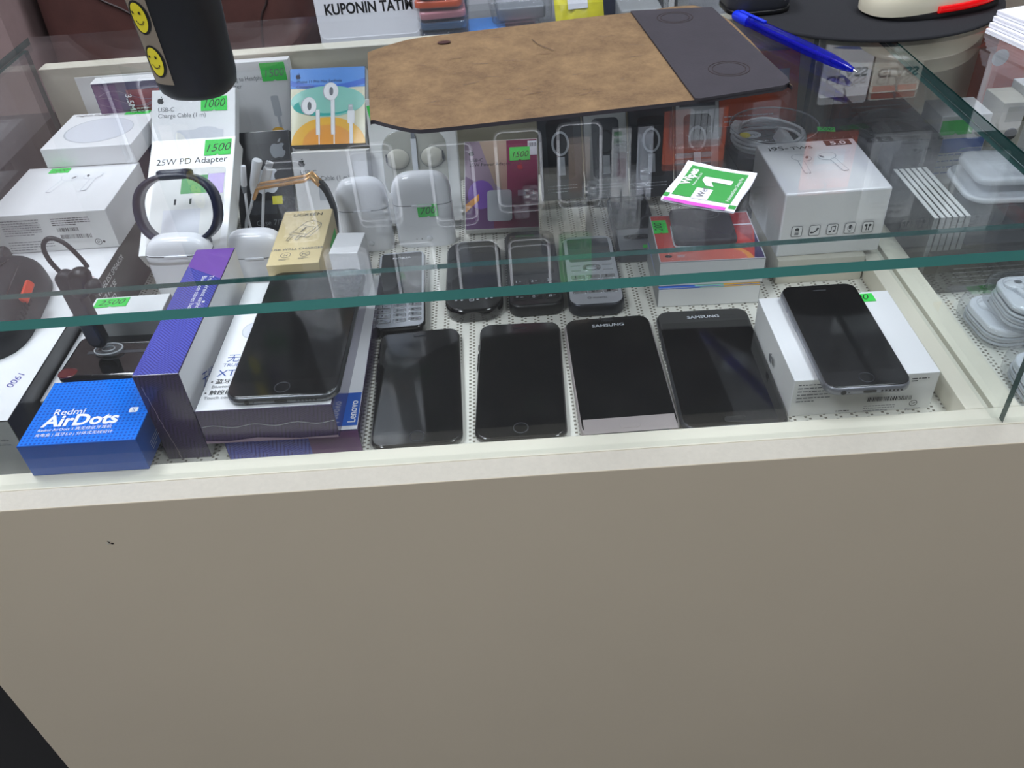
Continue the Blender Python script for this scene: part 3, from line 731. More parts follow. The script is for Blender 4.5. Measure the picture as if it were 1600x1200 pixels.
T = TOP(0.03); s.text(T, -0.0385, -0.0250, 0.0100, '无线耳机', 'ink_blue'); s.text(T, -0.0395, -0.0310, 0.0050, 'TRUE WIRELESS', 'ink_blue'); s.text(T, -0.0410, -0.0420, 0.0100, 'XT91', 'ink_blue'); s.text(T, -0.0435, -0.0500, 0.0055, '• 蓝牙5.0', 'ink_black', 0.01); s.text(T, -0.0415, -0.0550, 0.0042, 'Bluetooth 5.0', 'ink_grey'); s.text(T, -0.0450, -0.0620, 0.0055, '• 触控操作', 'ink_black', 0.01); s.text(T, -0.0440, -0.0670, 0.0042, 'Touch control', 'ink_grey')
s.ring(T, -0.027, 0.012, 0.008, 0.010, 0.0008, 'ink_light'); s.disc(T, -0.027, 0.012, 0.0072, 0.0092, 'ink_pale')
s.rect(T, 0.0340, -0.0710, 0.0465, -0.0360, 'label_blue'); s.text(T, 0.0450, -0.0690, 0.0080, 'Lenovo', 'ink_white', 0.015, rot=90)
Fq3 = FRONT(-0.079)
for i in range(22): s.line(Fq3, (-0.046 + i * 0.0042, 0.0155 + 0.0012 * math.sin(i * 0.9)), (-0.0418 + i * 0.0042, 0.0155 + 0.0012 * math.sin((i + 1) * 0.9)), 0.0004, 'ink_light')
s.fpoly(Fq3, [(-0.0465, 0.0006), (0.0465, 0.0006), (0.0465, 0.0026), (0.02, 0.0016), (-0.01, 0.0042), (-0.03, 0.0020), (-0.0465, 0.003)], 'mauve')
fin()
s, fin = carton('carton', 'small plain white carton standing beside the tan wall charger box', 'box', (-0.1375, 0.2140, 0.0220), 0.0240, 0.0330, 0.0460, -6)
fin()
# tan charger box
s, fin = carton('charger_box', 'tan wall charger box with line drawing of a two-pin plug on top', 'box', (-0.1795, 0.2335, 0.0220), 0.0430, 0.0900, 0.0445, 0, base='card_tan')
T = TOP(0.0445)
s.text(T, 0.0005, 0.0345, 0.0068, 'UGREEN', 'ink_black', 0.012, 0, 'c'); s.text(T, 0.0005, -0.0230, 0.0046, 'USB WALL CHARGER', 'ink_grey', 0.008, 0, 'c')
for cx, tx in ((-0.008, 'N'), (0.008, 'FC')):
    s.ring(T, cx, -0.0305, 0.0042, 0.0042, 0.0004, 'ink_grey'); s.text(T, cx, -0.0322, 0.0044, tx, 'ink_grey', 0, 0, 'c'); s.small(T, cx - 0.0045, -0.0368, 0.009, 2, 0.0014, 0.0005, 'ink_grey')
def poly_line(s, F, p, w, k):
    for a, b in zip(p[:-1], p[1:]): s.line(F, a, b, w, k)
K = 'ink_grey'
poly_line(s, T, [(-0.0085, 0.0060), (0.0015, 0.0230), (0.0070, 0.0250), (0.0150, 0.0190), (0.0050, 0.0010), (-0.0085, 0.0060)], 0.0005, K)
poly_line(s, T, [(-0.0105, 0.0030), (-0.0085, 0.0060), (0.0050, 0.0010), (0.0030, -0.0030), (-0.0105, 0.0030)], 0.0005, K); poly_line(s, T, [(0.0150, 0.0190), (0.0155, 0.0130), (0.0065, -0.0050), (0.0030, -0.0030)], 0.0005, K)
poly_line(s, T, [(-0.0020, 0.0175), (0.0105, 0.0120)], 0.0004, K)
for px_ in (-0.0085, -0.0010): poly_line(s, T, [(px_, 0.0015), (px_ - 0.0030, -0.0070), (px_ - 0.0010, -0.0085), (px_ + 0.0022, 0.0000)], 0.0005, K)
s.line(T, (-0.001, 0.0060), (0.003, 0.0135), 0.0010, 'ink_black')
o = fin(); price(o, RIGHT(0.0215), 0.004, 0.012, 0.030, 0.0190, '1200')

# right-hand boxes
s, fin = carton('phone_box', 'grey-white box edged with blue, mint and amber, under the red printed box', 'box', (0.1630, 0.2230, 0.0), 0.0855, 0.0760, 0.0188, -2.0, base='card_grey', front='card_matte', top='deep_blue')
s.rect(FRONT(-0.038), -0.042, 0.0180, -0.008, 0.01875, 'deep_blue'); s.rect(FRONT(-0.038), -0.008, 0.0180, 0.012, 0.01875, 'mint'); s.rect(FRONT(-0.038), 0.012, 0.0180, 0.042, 0.01875, 'amber')
s.rect(TOP(0.0188), -0.012, -0.037, 0.012, -0.034, 'mint'); s.rect(TOP(0.0188), 0.012, -0.037, 0.042, -0.034, 'amber')
fin()
s, fin = carton('phone_box', 'flat box with red and coral swirl print on its top, green sticker at the left', 'box', (0.1645, 0.2265, 0.0190), 0.0870, 0.0780, 0.0235, -2.5, base='card_grey', top='red_print', front='card_matte')
T = TOP(0.0235)
s.rect(T, -0.043, -0.0385, 0.010, -0.018, 'coral'); s.disc(T, 0.010, -0.0383, 0.024, 0.022, 'orange_glow', 30, a0=0, a1=180); s.disc(T, 0.007, -0.0383, 0.022, 0.020, 'coral', 30, a0=0, a1=180); s.fpoly(T, [(0.034, -0.0385), (0.043, -0.0385), (0.043, 0.010), (0.040, -0.010)], 'violet_dark')
s.fpoly(T, [(0.016, 0.038), (0.0425, 0.038), (0.0425, 0.012), (0.038, -0.012), (0.030, 0.005)], 'red_deep'); s.line(T, (0.020, 0.017), (0.0425, 0.017), 0.0016, 'ink_pale')
s.disc(T, -0.035, -0.030, 0.003, 0.0022, 'ink_black'); s.text(T, -0.028, -0.0325, 0.006, '90.', 'ink_pale'); s.frame_(T, -0.0428, -0.0384, 0.0428, 0.0384, 0.0006, 'ink_pale')
s.small(FRONT(-0.039), -0.01, 0.0125, 0.045, 2, 0.003, 0.0006, 'ink_light')
o = fin(); price(o, T, -0.0425, 0.0080, 0.0125, 0.0220, None)
_s = S(); _s.lay = 0.0007; _s.text(T, -0.0345, 0.011, 0.0095, '200', 'ink_black', 0.0, 0.2, rot=90); _s.build('price_number', o)
s = S().slab(0, 0, 0.0520, 0.0560, 0.006, 0, 0.0065, 'leather_black', 0.002)
s.ring(TOP(0.0065), 0.006, 0.016, 0.0105, 0.0085, 0.0008, 'ink_grey'); s.ring(TOP(0.0065), 0.006, 0.016, 0.0060, 0.0042, 0.0006, 'ink_grey')
tag(s.build('leather_pouch', None, (0.1640, 0.2370, 0.0428), (0, 0, R(-4))), 'dark leather pouch with a ring emblem lying on the red printed box', 'pouch')
s = S()
s.tube(spline([(-0.0262, 0.006, 0.001), (-0.0266, -0.02, 0.001), (-0.0255, -0.0275, 0.001), (-0.018, -0.0290, 0.001), (0.004, -0.0288, 0.001)], 6), 0.0007, 'ink_light', 6)
o_ = s.build('frayed_edge', bpy.data.objects['leather_pouch'])
# earbud box on cream box
s, fin = carton('carton', 'low cream carton under the white earbud box with the icons', 'box', (0.2630, 0.2560, 0.0), 0.0740, 0.0950, 0.0236, -1, base='card_warm')
fin()
s, fin = carton('earbud_box', 'tall white earbud box with five outlined icons on its front, right of the wet wipe', 'box', (0.2680, 0.2625, 0.0238), 0.0875, 0.0960, 0.0595, 0, front='card_matte', bev=0.0016)
T = TOP(0.0595); s.text(T, -0.036, 0.0325, 0.0105, 'i9S-', 'ink_black', 0.004, sx=1.15); s.text(T, -0.0165, 0.0325, 0.0075, 'TWS', 'ink_black', 0.004, sx=1.25); s.rect(T, 0.0155, 0.0350, 0.0385, 0.0455, 'ink_black'); s.text(T, 0.027, 0.0368, 0.0092, '5.0', 'ink_white', 0.015, 0, 'c', 1.3)
buds(s, T, -0.001, 0.010, 0.034, 4, 'card_white', 'ink_light')
Fq = FRONT(-0.048)
for i in range(5):
    cx = -0.0295 + i * 0.0148; x0, y0 = cx - 0.0046, 0.0195
    s.rrect(Fq, x0, y0, x0 + 0.0092, y0 + 0.0100, 0.0016, 'ink_black'); s.rrect(Fq, x0 + 0.0004, y0 + 0.0004, x0 + 0.0088, y0 + 0.0096, 0.0013, 'card_matte'); yc = y0 + 0.005
    if i == 0:
        s.rect(Fq, cx - 0.0017, yc + 0.0008, cx + 0.0017, yc + 0.0026, 'ink_black'); s.rect(Fq, cx - 0.0009, yc + 0.0026, cx + 0.0009, yc + 0.0033, 'ink_black')
        for q in range(3): s.rect(Fq, cx - 0.0017, yc - 0.0033 + q * 0.0013, cx + 0.0017, yc - 0.0026 + q * 0.0013, 'ink_black')
    elif i == 1: poly_line(s, Fq, [(cx - 0.0028, yc - 0.0018), (cx - 0.001, yc - 0.0022), (cx + 0.0012, yc - 0.0004), (cx + 0.0027, yc + 0.0016)], 0.0012, 'ink_black'); s.disc(Fq, cx - 0.0024, yc - 0.0018, 0.0011, 0.0009, 'ink_black'); s.disc(Fq, cx + 0.0024, yc + 0.0016, 0.0011, 0.0009, 'ink_black')
    elif i == 2:
        s.disc(Fq, cx - 0.0018, yc - 0.0022, 0.0011, 0.0009, 'ink_black'); s.disc(Fq, cx + 0.0016, yc - 0.0016, 0.0011, 0.0009, 'ink_black'); s.line(Fq, (cx - 0.0008, yc - 0.0022), (cx - 0.0008, yc + 0.0024), 0.0005, 'ink_black'); s.line(Fq, (cx + 0.0025, yc - 0.0016), (cx + 0.0025, yc + 0.003), 0.0005, 'ink_black'); s.line(Fq, (cx - 0.0009, yc + 0.0024), (cx + 0.0026, yc + 0.003), 0.0009, 'ink_black')
    elif i == 3: s.rrect(Fq, cx - 0.0011, yc - 0.0008, cx + 0.0011, yc + 0.0033, 0.001, 'ink_black'); s.ring(Fq, cx, yc + 0.0002, 0.0022, 0.0026, 0.0003, 'ink_black', 16); s.line(Fq, (cx, yc - 0.0024), (cx, yc - 0.0036), 0.0005, 'ink_black'); s.line(Fq, (cx - 0.0014, yc - 0.0036), (cx + 0.0014, yc - 0.0036), 0.0005, 'ink_black')
    else:
        for q in (-1, 1): s.line(Fq, (cx + q * 0.0010, yc - 0.003), (cx + q * 0.0010, yc + 0.002), 0.0009, 'ink_black'); s.disc(Fq, cx + q * 0.0016, yc + 0.0018, 0.0012, 0.0012, 'ink_black')
fin()
s, fin = carton('carton', 'dark carton behind the tall white earbud box carrying the coiled cable', 'box', (0.2570, 0.3740, 0.0), 0.0840, 0.1000, 0.0520, 1, base='card_black')
o = fin()
# white box with the small phone
s, fin = carton('earbud_box', 'white box with barcode panel lying flat by the right rail under the small smartphone', 'box', (0.2397, 0.0908, 0.0), 0.1010, 0.1015, 0.0335, -0.4, front='card_matte', left='card_matte')
Fq = FRONT(-0.05075)
s.small(Fq, -0.0470, 0.0290, 0.024, 6, 0.0029, 0.0009, 'ink_grey'); s.bars(Fq, 0.0040, 0.0105, 0.031, 0.0040, 'ink_black'); s.small(Fq, 0.031, 0.0300, 0.012, 2, 0.002, 0.0009, 'ink_black'); s.ring(Fq, 0.0370, 0.0072, 0.0028, 0.0028, 0.0005, 'ink_black'); s.text(Fq, 0.037, 0.0060, 0.003, 'SP', 'ink_black', 0, 0, 'c'); s.small(Fq, 0.002, 0.0070, 0.022, 3, 0.002, 0.0006, 'ink_grey'); s.small(Fq, -0.018, 0.0045, 0.014, 1, 0.002, 0.0008, 'ink_black'); s.small(Fq, 0.032, 0.0030, 0.011, 2, 0.0014, 0.0005, 'ink_grey')
s.fruit(LEFT(-0.0505), 0.004, 0.018, 0.0095, 'ink_grey')
T = TOP(0.0335)
o = fin(); price(o, T, 0.0140, 0.0370, 0.0230, 0.0105, '700', 'ink_black')
tag(S().box(-0.0065, -0.008, 0, 0.0065, 0.008, 0.0030, 'amber').build('sticky_note', None, (0.2770, 0.1550, 0.0)), 'small amber sticky block between the white box with the phone and the cream carton', 'sticker')

# ------------------------------------------------------------------ smartphones
def phone(label, c, w, l, t, r, rot, body, bezel='black_gloss', scr=None, home=None, ear=None, logo=None, side=1, chin=None, ports=True, rim=0.0012, group=None, rx=0):
    """c = centre of the back; local frame x right, y towards the earpiece, z up"""
    o = empty('smartphone', c, rot, rx)
    tag(o, label, 'smartphone', group)
    S().slab(0, 0, w, l, r, 0, t - 0.0006, body, min(0.0028, t * 0.42), seg=4).build('body', o)
    S().slab(0, 0, w - 2 * rim, l - 2 * rim, r - rim, t - 0.0007, t, bezel, 0.0004).build('front_glass', o)
    s = S()
    if scr is None: scr = (-w / 2 + 0.0035, -l / 2 + 0.016, w / 2 - 0.0035, l / 2 - 0.016)
    s.rect(TOP(t), *scr, 'screen_black'); s.build('screen', o)
    if ear:
        S().slab(0, ear[0], ear[1], 0.0014, 0.0007, t, t + 0.00025, ear[2], 0.0001).build('earpiece', o)
    if home:
        k, hy, hw, hh, hr = home
        s = S()
        if k == 'round':
            s.lathe([(hw, t), (hw, t + 0.0002), (hw - 0.0006, t + 0.00035), (hw - 0.0007, t + 0.0002)], 'dark_metal', 28, M=Matrix.Translation((0, hy, 0)), cap=False); s.lathe([(hw - 0.0007, t + 0.0001), (0.0002, t + 0.00005)], 'black_gloss', 28, M=Matrix.Translation((0, hy, 0)))
        else:
            s.slab(0, hy, hw, hh, hr, t, t + 0.0006, k, 0.0003)
        s.build('home_button', o)
    if logo:
        s = S(); s.text(TOP(t), 0, logo[1], logo[2], logo[0], 'ink_light', 0.02, 0, 'c', 1.15); s.build('lettering', o)
    for i, (by, bl_) in enumerate(((l * 0.30, 0.006), (l * 0.20, 0.010), (l * 0.12, 0.010))):
        S().slab(-side * (w / 2), by, 0.0010, bl_, 0.0005, t * 0.3, t * 0.68, body, 0.0003).build('side_button', o)
    if ports:
        s = S(); F = FRONT(-l / 2, 0, t * 0.46)
        s.lay = 0.0003
        s.rrect(F, -0.0045, -0.0011, 0.0045, 0.0011, 0.001, 'black_plastic'); s.disc(F, -w * 0.3, 0, 0.0018, 0.0018, 'black_plastic'); s.disc(F, -w * 0.24, 0, 0.0005, 0.0005, 'black_plastic')
        for q in range(6): s.disc(F, w * 0.14 + q * 0.0026, 0, 0.0008, 0.0008, 'black_plastic', 10)
        s.build('port_openings', o)
    return o
phone('glossy black smartphone lying face up on the mat next to the purple box stack', (-0.0803, 0.0985, 0.0), 0.0665, 0.1375, 0.0075, 0.010, 1.8, 'black_gloss', ear=(0.0605, 0.010, 'dark_metal'), home=('round', -0.0600, 0.0055, 0, 0))
phone('black smartphone with round home button, second from the purple box stack on the mat', (-0.0014, 0.0992, 0.0), 0.0671, 0.1384, 0.0073, 0.010, -2.0, 'black_gloss', ear=(0.0610, 0.011, 'dark_metal'), home=('round', -0.0595, 0.0056, 0, 0))
p = phone('grey-gold rimmed smartphone with pale chin and silver lettering under the earpiece, on the mat', (0.0735, 0.0965, 0.0), 0.0715, 0.1420, 0.0080, 0.011, 0.6, 'rose_metal', scr=(-0.0318, -0.0530, 0.0318, 0.0520), logo=('SAMSUNG', 0.0570, 0.0050), home=('rose_metal', -0.0620, 0.0150, 0.0060, 0.0028), ear=(0.0650, 0.010, 'dark_metal'), rim=0.0016)
s = S(); s.rect(TOP(0.0080), -0.0330, -0.0690, 0.0330, -0.0535, 'rose_metal'); s.build('chin_panel', p)
phone('wide black smartphone with silver lettering, on the mat beside the white box at the right', (0.1500, 0.0970, 0.0), 0.0755, 0.1430, 0.0080, 0.010, -1.2, 'dark_metal', scr=(-0.0345, -0.0560, 0.0345, 0.0540), logo=('SAMSUNG', 0.0590, 0.0050), home=('black_plastic', -0.0640, 0.0150, 0.0060, 0.0028), ear=(0.0665, 0.010, 'dark_metal'))
phone('large grey-edged smartphone lying on the white and purple earphone box stack', (-0.1615, 0.1095, 0.0523), 0.0778, 0.1580, 0.0073, 0.011, -1.6, 'space_grey', home=('round', -0.0695, 0.0056, 0, 0), ear=(0.0700, 0.011, 'dark_metal'), scr=(-0.0345, -0.0610, 0.0345, 0.0610))
phone('small silver-edged smartphone lying across the white box at the right rail', (0.2337, 0.0822, 0.0338), 0.0586, 0.1238, 0.0078, 0.0090, -0.6, 'alloy', ear=(0.0535, 0.010, 'dark_metal'), home=('round', -0.0525, 0.0053, 0, 0), scr=(-0.0262, -0.0440, 0.0262, 0.0440), rim=0.0010)

# ------------------------------------------------------------------ keypad phones
def keypad_phone(label, c, w, l, t, r, rot, body, face, keys, scr, nav=None, logo=None, keyk='silver', ink='ink_black', area=None, bottom=None, brand=None, side=None):
    o = empty('keypad_phone', c, rot)
    tag(o, label, 'mobile phone')
    S().slab(0, 0, w, l, r, 0, t, body, 0.0032, seg=4, side=side).build('body', o)
    s = S(); s.slab(0, 0, w - 0.0030, l - 0.0030, r - 0.0015, t - 0.0004, t + 0.0004, face, 0.0003); s.build('face_plate', o)
    s = S(); s.slab((scr[0] + scr[2]) / 2, (scr[1] + scr[3]) / 2, scr[2] - scr[0], scr[3] - scr[1], 0.0025, t + 0.0003, t + 0.0008, 'screen_grey' if side else 'black_gloss', 0.0002); s.build('screen', o)
    if nav:
        x, y, a, b = nav
        s = S(); s.lathe([(a, t + 0.0003), (a, t + 0.0009), (a - 0.0008, t + 0.0012), (a * 0.62, t + 0.0010), (a * 0.60, t + 0.0006)], keyk, 28, 1, b / a, 3.0, Matrix.Translation((x, y, 0)), False); s.lathe([(a * 0.58, t + 0.0006), (a * 0.55, t + 0.0012), (0.0002, t + 0.0013)], face, 28, 1, b / a, 3.0, Matrix.Translation((x, y, 0))); s.build('navigation_pad', o)
    if keys:
        x0, y0, kw, kh, dx, dy, names = keys
        for i, n in enumerate(names):
            cx = x0 + (i % 3) * dx; cy = y0 - (i // 3) * dy
            s = S(); s.slab(cx, cy, kw, kh, 0.0012, t + 0.0002, t + 0.0012, keyk, 0.0005)
            s.text(TOP(t + 0.0012), cx - kw * 0.28, cy - kh * 0.33, kh * 0.92, n, ink, 0.01); s.small(TOP(t + 0.0012), cx + 0.0006, cy, kw * 0.3, 1, 0.001, 0.0006, ink)
            s.build('key', o)
    if logo:
        s = S(); s.text(TOP(t + 0.0008), logo[1], logo[2], logo[3], logo[0], 'ink_light', 0.01, 0, 'c', 1.3); s.build('lettering', o)
    return o
NUM = ['1', '2', '3', '4', '5', '6', '7', '8', '9', '*', '0', '#']
keypad_phone('slim silver keypad phone with rounded corners, lying nearest the white and purple box stack', (-0.1020, 0.2285, 0.0), 0.0440, 0.1220, 0.0110, 0.0080, 2.5, 'black_gloss', 'silver_paint', (-0.0130, -0.0295, 0.0110, 0.0052, 0.0130, 0.0072, NUM), (-0.0185, -0.0210, 0.0185, 0.0570), logo=('NOKIA', 0, 0.0470, 0.0042), area=None)
b1 = keypad_phone('glossy black phone with a rounded base, second keypad phone from the box stack', (-0.0370, 0.2400, 0.0), 0.0500, 0.1150, 0.0130, 0.0170, 0.5, 'black_gloss', 'black_gloss', None, (-0.0200, -0.0260, 0.0200, 0.0440))
s = S(); T = TOP(0.0134)
for i, x in enumerate((-0.0155, -0.0105, -0.0020, 0.0030, 0.0105, 0.0150)):
    if i == 2: s.frame_(T, x - 0.0018, -0.0440, x + 0.0018, -0.0412, 0.0005, 'ink_light')
    else: s.disc(T, x, -0.0425 + (abs(x) * 0.06), 0.0011, 0.0009, 'ink_light', 10)
s.build('touch_marks', b1)
keypad_phone('black keypad phone with dark keys lying beside the silver keypad phone', (0.0160, 0.2470, 0.0), 0.0470, 0.1250, 0.0125, 0.0100, 0.5, 'black_plastic', 'card_black', (-0.0140, -0.0270, 0.0115, 0.0058, 0.0140, 0.0080, NUM), (-0.0190, -0.0150, 0.0190, 0.0540), keyk='black_plastic', ink='ink_light')
a1 = keypad_phone('wide silver-blue keypad phone with a chrome navigation pad behind the lettered smartphone', (0.0680, 0.2350, 0.0), 0.0475, 0.1130, 0.0130, 0.0110, -1.0, 'dark_metal', 'silver_paint', (-0.0132, -0.0150, 0.0122, 0.0062, 0.0132, 0.0074, NUM), (-0.0190, 0.0110, 0.0190, 0.0500), nav=(0, 0.0000, 0.0080, 0.0052), ink='ink_black', side='dark_metal')
s = S(); T = TOP(0.0135); s.ring(T, -0.006, -0.0470, 0.0016, 0.0016, 0.0004, 'ink_black', 16); s.text(T, -0.003, -0.0482, 0.0030, 'ALCATEL', 'ink_black')
for x in (-0.0140, 0.0140): 
    for y in (0.004, -0.004): S().slab(x, y, 0.009, 0.0012, 0.0005, 0.0132, 0.0138, 'silver', 0.0002).build('function_key', a1)
s.build('maker_mark', a1)
# candybar behind: black phone in dark box
o = keypad_phone('black phone with grey lower panel and oval key, lying left of the red printed box', (0.1020, 0.2750, 0.0), 0.0400, 0.1050, 0.0130, 0.0040, 0, 'card_charcoal', 'card_black', None, (-0.0180, -0.0120, 0.0180, 0.0490), nav=(0, -0.0290, 0.0125, 0.0040), keyk='black_plastic')
o.rotation_euler = (0, 0, R(-1)); o.location = (0.1160, 0.3110, 0.0)
s = S(); s.rect(TOP(0.0134), -0.0185, -0.0510, 0.0185, -0.0140, 'grey_plastic'); s.build('lower_panel', o)
price(o, TOP(0.0134), 0.003, -0.0490, 0.012, 0.0050, None)

# ------------------------------------------------------------------ white earbud charging cases
def earbud_case(label, c, w, h, d, rot=0, split=0.60, button=True, rx=0):
    o = empty('charging_case', c, rot, rx); tag(o, label, 'earbud case', 'white upright charging cases')
    def half(z0, z1, ztop):
        prof = []
        for i in range(9):   # body of rounded-rectangle section, closing in a dome
            q = i / 8; prof.append(z0 + (z1 - z0) * q)
        return prof
    zs = h * split
    def ring_at(z):
        dome = h * 0.30
        if z > h - dome: k = max(0.0, 1 - ((z - (h - dome)) / dome) ** 2.6) ** (1 / 2.6)
        elif z < h * 0.08: k = 0.95 + 0.05 * (1 - (1 - z / (h * 0.08)) ** 2) ** 0.5
        else: k = 1
        return k
    def shell(zlist, mat_, grow=0.0):
        s = S(); vs = []; fs = []; n = 40
        for z in zlist:
            k = ring_at(z)
            for j in range(n):
                a = 2 * math.pi * j / n; c_, d_ = math.cos(a), math.sin(a); e = 3.6
                q = (abs(c_) ** e + abs(d_) ** e) ** (-1 / e)
                vs.append(((w / 2 - (1 - k) * w * 0.42 + grow) * c_ * q if k > 0 else w * 0.08 * c_ * q, (d / 2) * (0.15 + 0.85 * k) * d_ * q, z))
        for i in range(len(zlist) - 1):
            for j in range(n): fs.append((i * n + j, i * n + (j + 1) % n, (i + 1) * n + (j + 1) % n, (i + 1) * n + j))
        s.add(vs, fs, mat_, True); s.add(vs[:n], [tuple(reversed(range(n)))], mat_); s.add(vs[-n:], [tuple(range(n))], mat_)
        return s
    lo = shell([0, h * 0.01, h * 0.025, h * 0.05, h * 0.08, h * 0.3, zs - 0.0011, zs - 0.0005], 'white_plastic')
    lo.lay = 0.0002
    lo.build('base', o)
    up = shell([zs + 0.0005, zs + 0.0011] + [h * 0.70 + h * 0.30 * math.sin(math.pi / 2 * i / 10) for i in range(0, 11)], 'white_plastic'); up.build('lid', o)
    s = S(); s.lathe([(0.5, zs - 0.0004), (0.5, zs + 0.0004)], 'ink_grey', 40, w * 0.992, d * 0.985, 3.6); s.build('lid_gap', o)
    s = S(); F = FRONT(-d / 2)
    s.slab(0, zs, w * 0.34, 0.0022, 0.001, 0, 0.0008, 'white_soft', 0.0003, M=F); s.build('lid_notch', o)
    if button:
        s = S(); s.lathe([(0.0028, -0.0005), (0.0028, 0.0006), (0.0022, 0.0011), (0.0001, 0.0012)], 'white_soft', 20, M=FRONT(-d / 2, w * 0.06, h * 0.13)); s.build('button', o)
        s = S(); s.lay = 0.0003; s.disc(F, -w * 0.16, h * 0.13, 0.0005, 0.0005, 'ink_black', 10); s.disc(F, -w * 0.07, h * 0.13, 0.0005, 0.0005, 'ink_black', 10); s.build('indicator_light', o)
    return o
earbud_case('white upright charging case with button, left of the one wearing the green sticker', (-0.1390, 0.3215, 0.0), 0.0480, 0.0735, 0.0200, 0)
c2 = earbud_case('white upright charging case wearing a green price sticker', (-0.0830, 0.3235, 0.0), 0.0560, 0.0745, 0.0200, -1)
price(c2, FRONT(-0.0100), -0.0045, 0.0330, 0.0190, 0.0130, '700')
earbud_case('white upright charging case between the purple box and the smart band', (-0.2850, 0.2330, 0.0), 0.0580, 0.0765, 0.0220, -2, 0.80, False)
c4 = earbud_case('squat white charging case behind the large grey smartphone, left of the tan charger box', (-0.2300, 0.2620, 0.0), 0.0510, 0.0600, 0.0220, -2, 0.62, False)

# ------------------------------------------------------------------ smart bands and cables
def band_mesh(rx_, rz_, wid, th, k, a0=0, a1=360, n=48, prof=None):
    s = S(); closed = a1 - a0 >= 360; m = n if closed else n + 1; vs = []; fs = []
    for j in range(m):
        a = R(a0 + (a1 - a0) * j / n); e = 2.4
        q = (abs(math.cos(a)) ** e + abs(math.sin(a)) ** e) ** (-1 / e)
        for (o_, y) in ((0, -wid / 2), (0, wid / 2), (th, wid / 2 - 0.001), (th, -wid / 2 + 0.001)):
            vs.append(((rx_ + o_) * math.cos(a) * q, y, (rz_ + o_) * math.sin(a) * q))
    for j in range(n):
        b = (j + 1) % m
        for i in range(4): fs.append((j * 4 + i, j * 4 + (i + 1) % 4, b * 4 + (i + 1) % 4, b * 4 + i))
    s.add(vs, fs, k, True)
    if not closed: s.add(vs[:4], [(3, 2, 1, 0)], k); s.add(vs[-4:], [(0, 1, 2, 3)], k)
    return s
o = empty('smart_band', (-0.2820, 0.2520, 0.0900), 0, -24); tag(o, 'dark navy rubber smart band standing as a loop before the white adapter box', 'smart band')
band_mesh(0.0320, 0.0265, 0.0185, 0.0034, 'navy_rubber').build('strap', o)
s = S(); s.slab(0, 0, 0.030, 0.0165, 0.0070, -0.0020, 0.0060, 'navy_rubber', 0.0025, M=TOP(0.0265, 0.002, 0, 0)); s.slab(0, 0, 0.024, 0.0120, 0.005, 0.0055, 0.0064, 'black_gloss', 0.0004, M=TOP(0.0265, 0.002, 0, 0)); s.build('tracker', o)
s = S(); s.slab(0, 0, 0.020, 0.0165, 0.003, -0.0018, 0.0040, 'navy_rubber', 0.001, M=frame((0.012, 0, -0.0275), (1, 0, 0.12), (0, -1, 0))); s.build('buckle', o)
S().lathe([(0.0018, 0), (0.0018, 0.0015), (0.0002, 0.0018)], 'dark_metal', 16, M=frame((0.010, 0, -0.0250), (1, 0, 0), (0, 1, 0))).build('stud', o)

o = empty('smart_band', (-0.1905, 0.2900, 0.0560), 0); tag(o, 'gold-framed smart band with dark strap curving behind the tan charger box', 'smart band')
s = S(); P = [(-0.0386, 0, 0.019), (-0.0335, 0, 0.0280), (-0.0310, 0, 0.0293), (0.0105, 0, 0.0335), (0.0160, 0, 0.0368), (0.0220, 0, 0.0280)]
s.tube(P, 0.0016, 'gold', 8); s.tube([(x, y + 0.009, z) for x, y, z in P], 0.0016, 'gold', 8)
s.box(-0.0005, 0, -0.0008, 0.0112, 0.009, 0.0008, 'gold', M=frame((0.0155, 0, 0.0366), (0.0065, 0, -0.0088), (0, 1, 0))); s.build('frame', o)
s = S().box(-0.0310, 0.0005, 0.0305, 0.0130, 0.0085, 0.0330, 'film', M=frame((0, 0, 0.0), (1, 0, 0.09), (0, 1, 0))); s.build('cover', o)
s = S(); Q = spline([(0.0205, 0, 0.0300), (0.0262, 0, 0.0213), (0.0298, 0, 0.0019), (0.0288, 0, -0.0130), (0.0250, 0, -0.0350), (0.0160, 0, -0.0530)], 6)
vs = []; fs = []
for x, y, z in Q: vs += [(x - 0.0013, -0.001, z), (x + 0.0013, -0.001, z), (x + 0.0013, 0.011, z), (x - 0.0013, 0.011, z)]
for j in range(len(Q) - 1):
    for i in range(4): fs.append((j * 4 + i, j * 4 + (i + 1) % 4, j * 4 + 4 + (i + 1) % 4, j * 4 + 4 + i))
s.add(vs, fs, 'black_rubber', True); s.build('strap', o)

o = empty('adapter_cable', (-0.2440, 0.3100, 0.0)); tag(o, 'short white adapter cable with two plug ends sticking up before the black box', 'cable')
def plug(s, a, b, r0, r1, k='cable_white', n=14):
    s.tube([a, tuple(a[i] * 0.94 + b[i] * 0.06 for i in range(3)), tuple(a[i] * 0.06 + b[i] * 0.94 for i in range(3)), b], [r0 * 0.8, r0, r1, r1 * 0.85], k, n)
s = S(); s.tube(spline([(0.011, 0, 0.074), (0.004, 0, 0.058), (-0.0055, 0.001, 0.040), (-0.010, 0, 0.012), (-0.004, -0.006, 0.003), (0.003, -0.002, 0.014), (-0.0010, -0.003, 0.040), (0.0010, -0.002, 0.060), (0.0030, 0, 0.076)], 6), 0.0013, 'cable_white', 8); s.build('cord', o)
s = S(); plug(s, (0.0115, 0, 0.0790), (0.0215, 0, 0.1030), 0.0036, 0.0046); s.tube([(0.0095, 0, 0.0710), (0.0115, 0, 0.0795)], [0.0022, 0.0031], 'cable_white', 12); s.build('jack_socket', o)
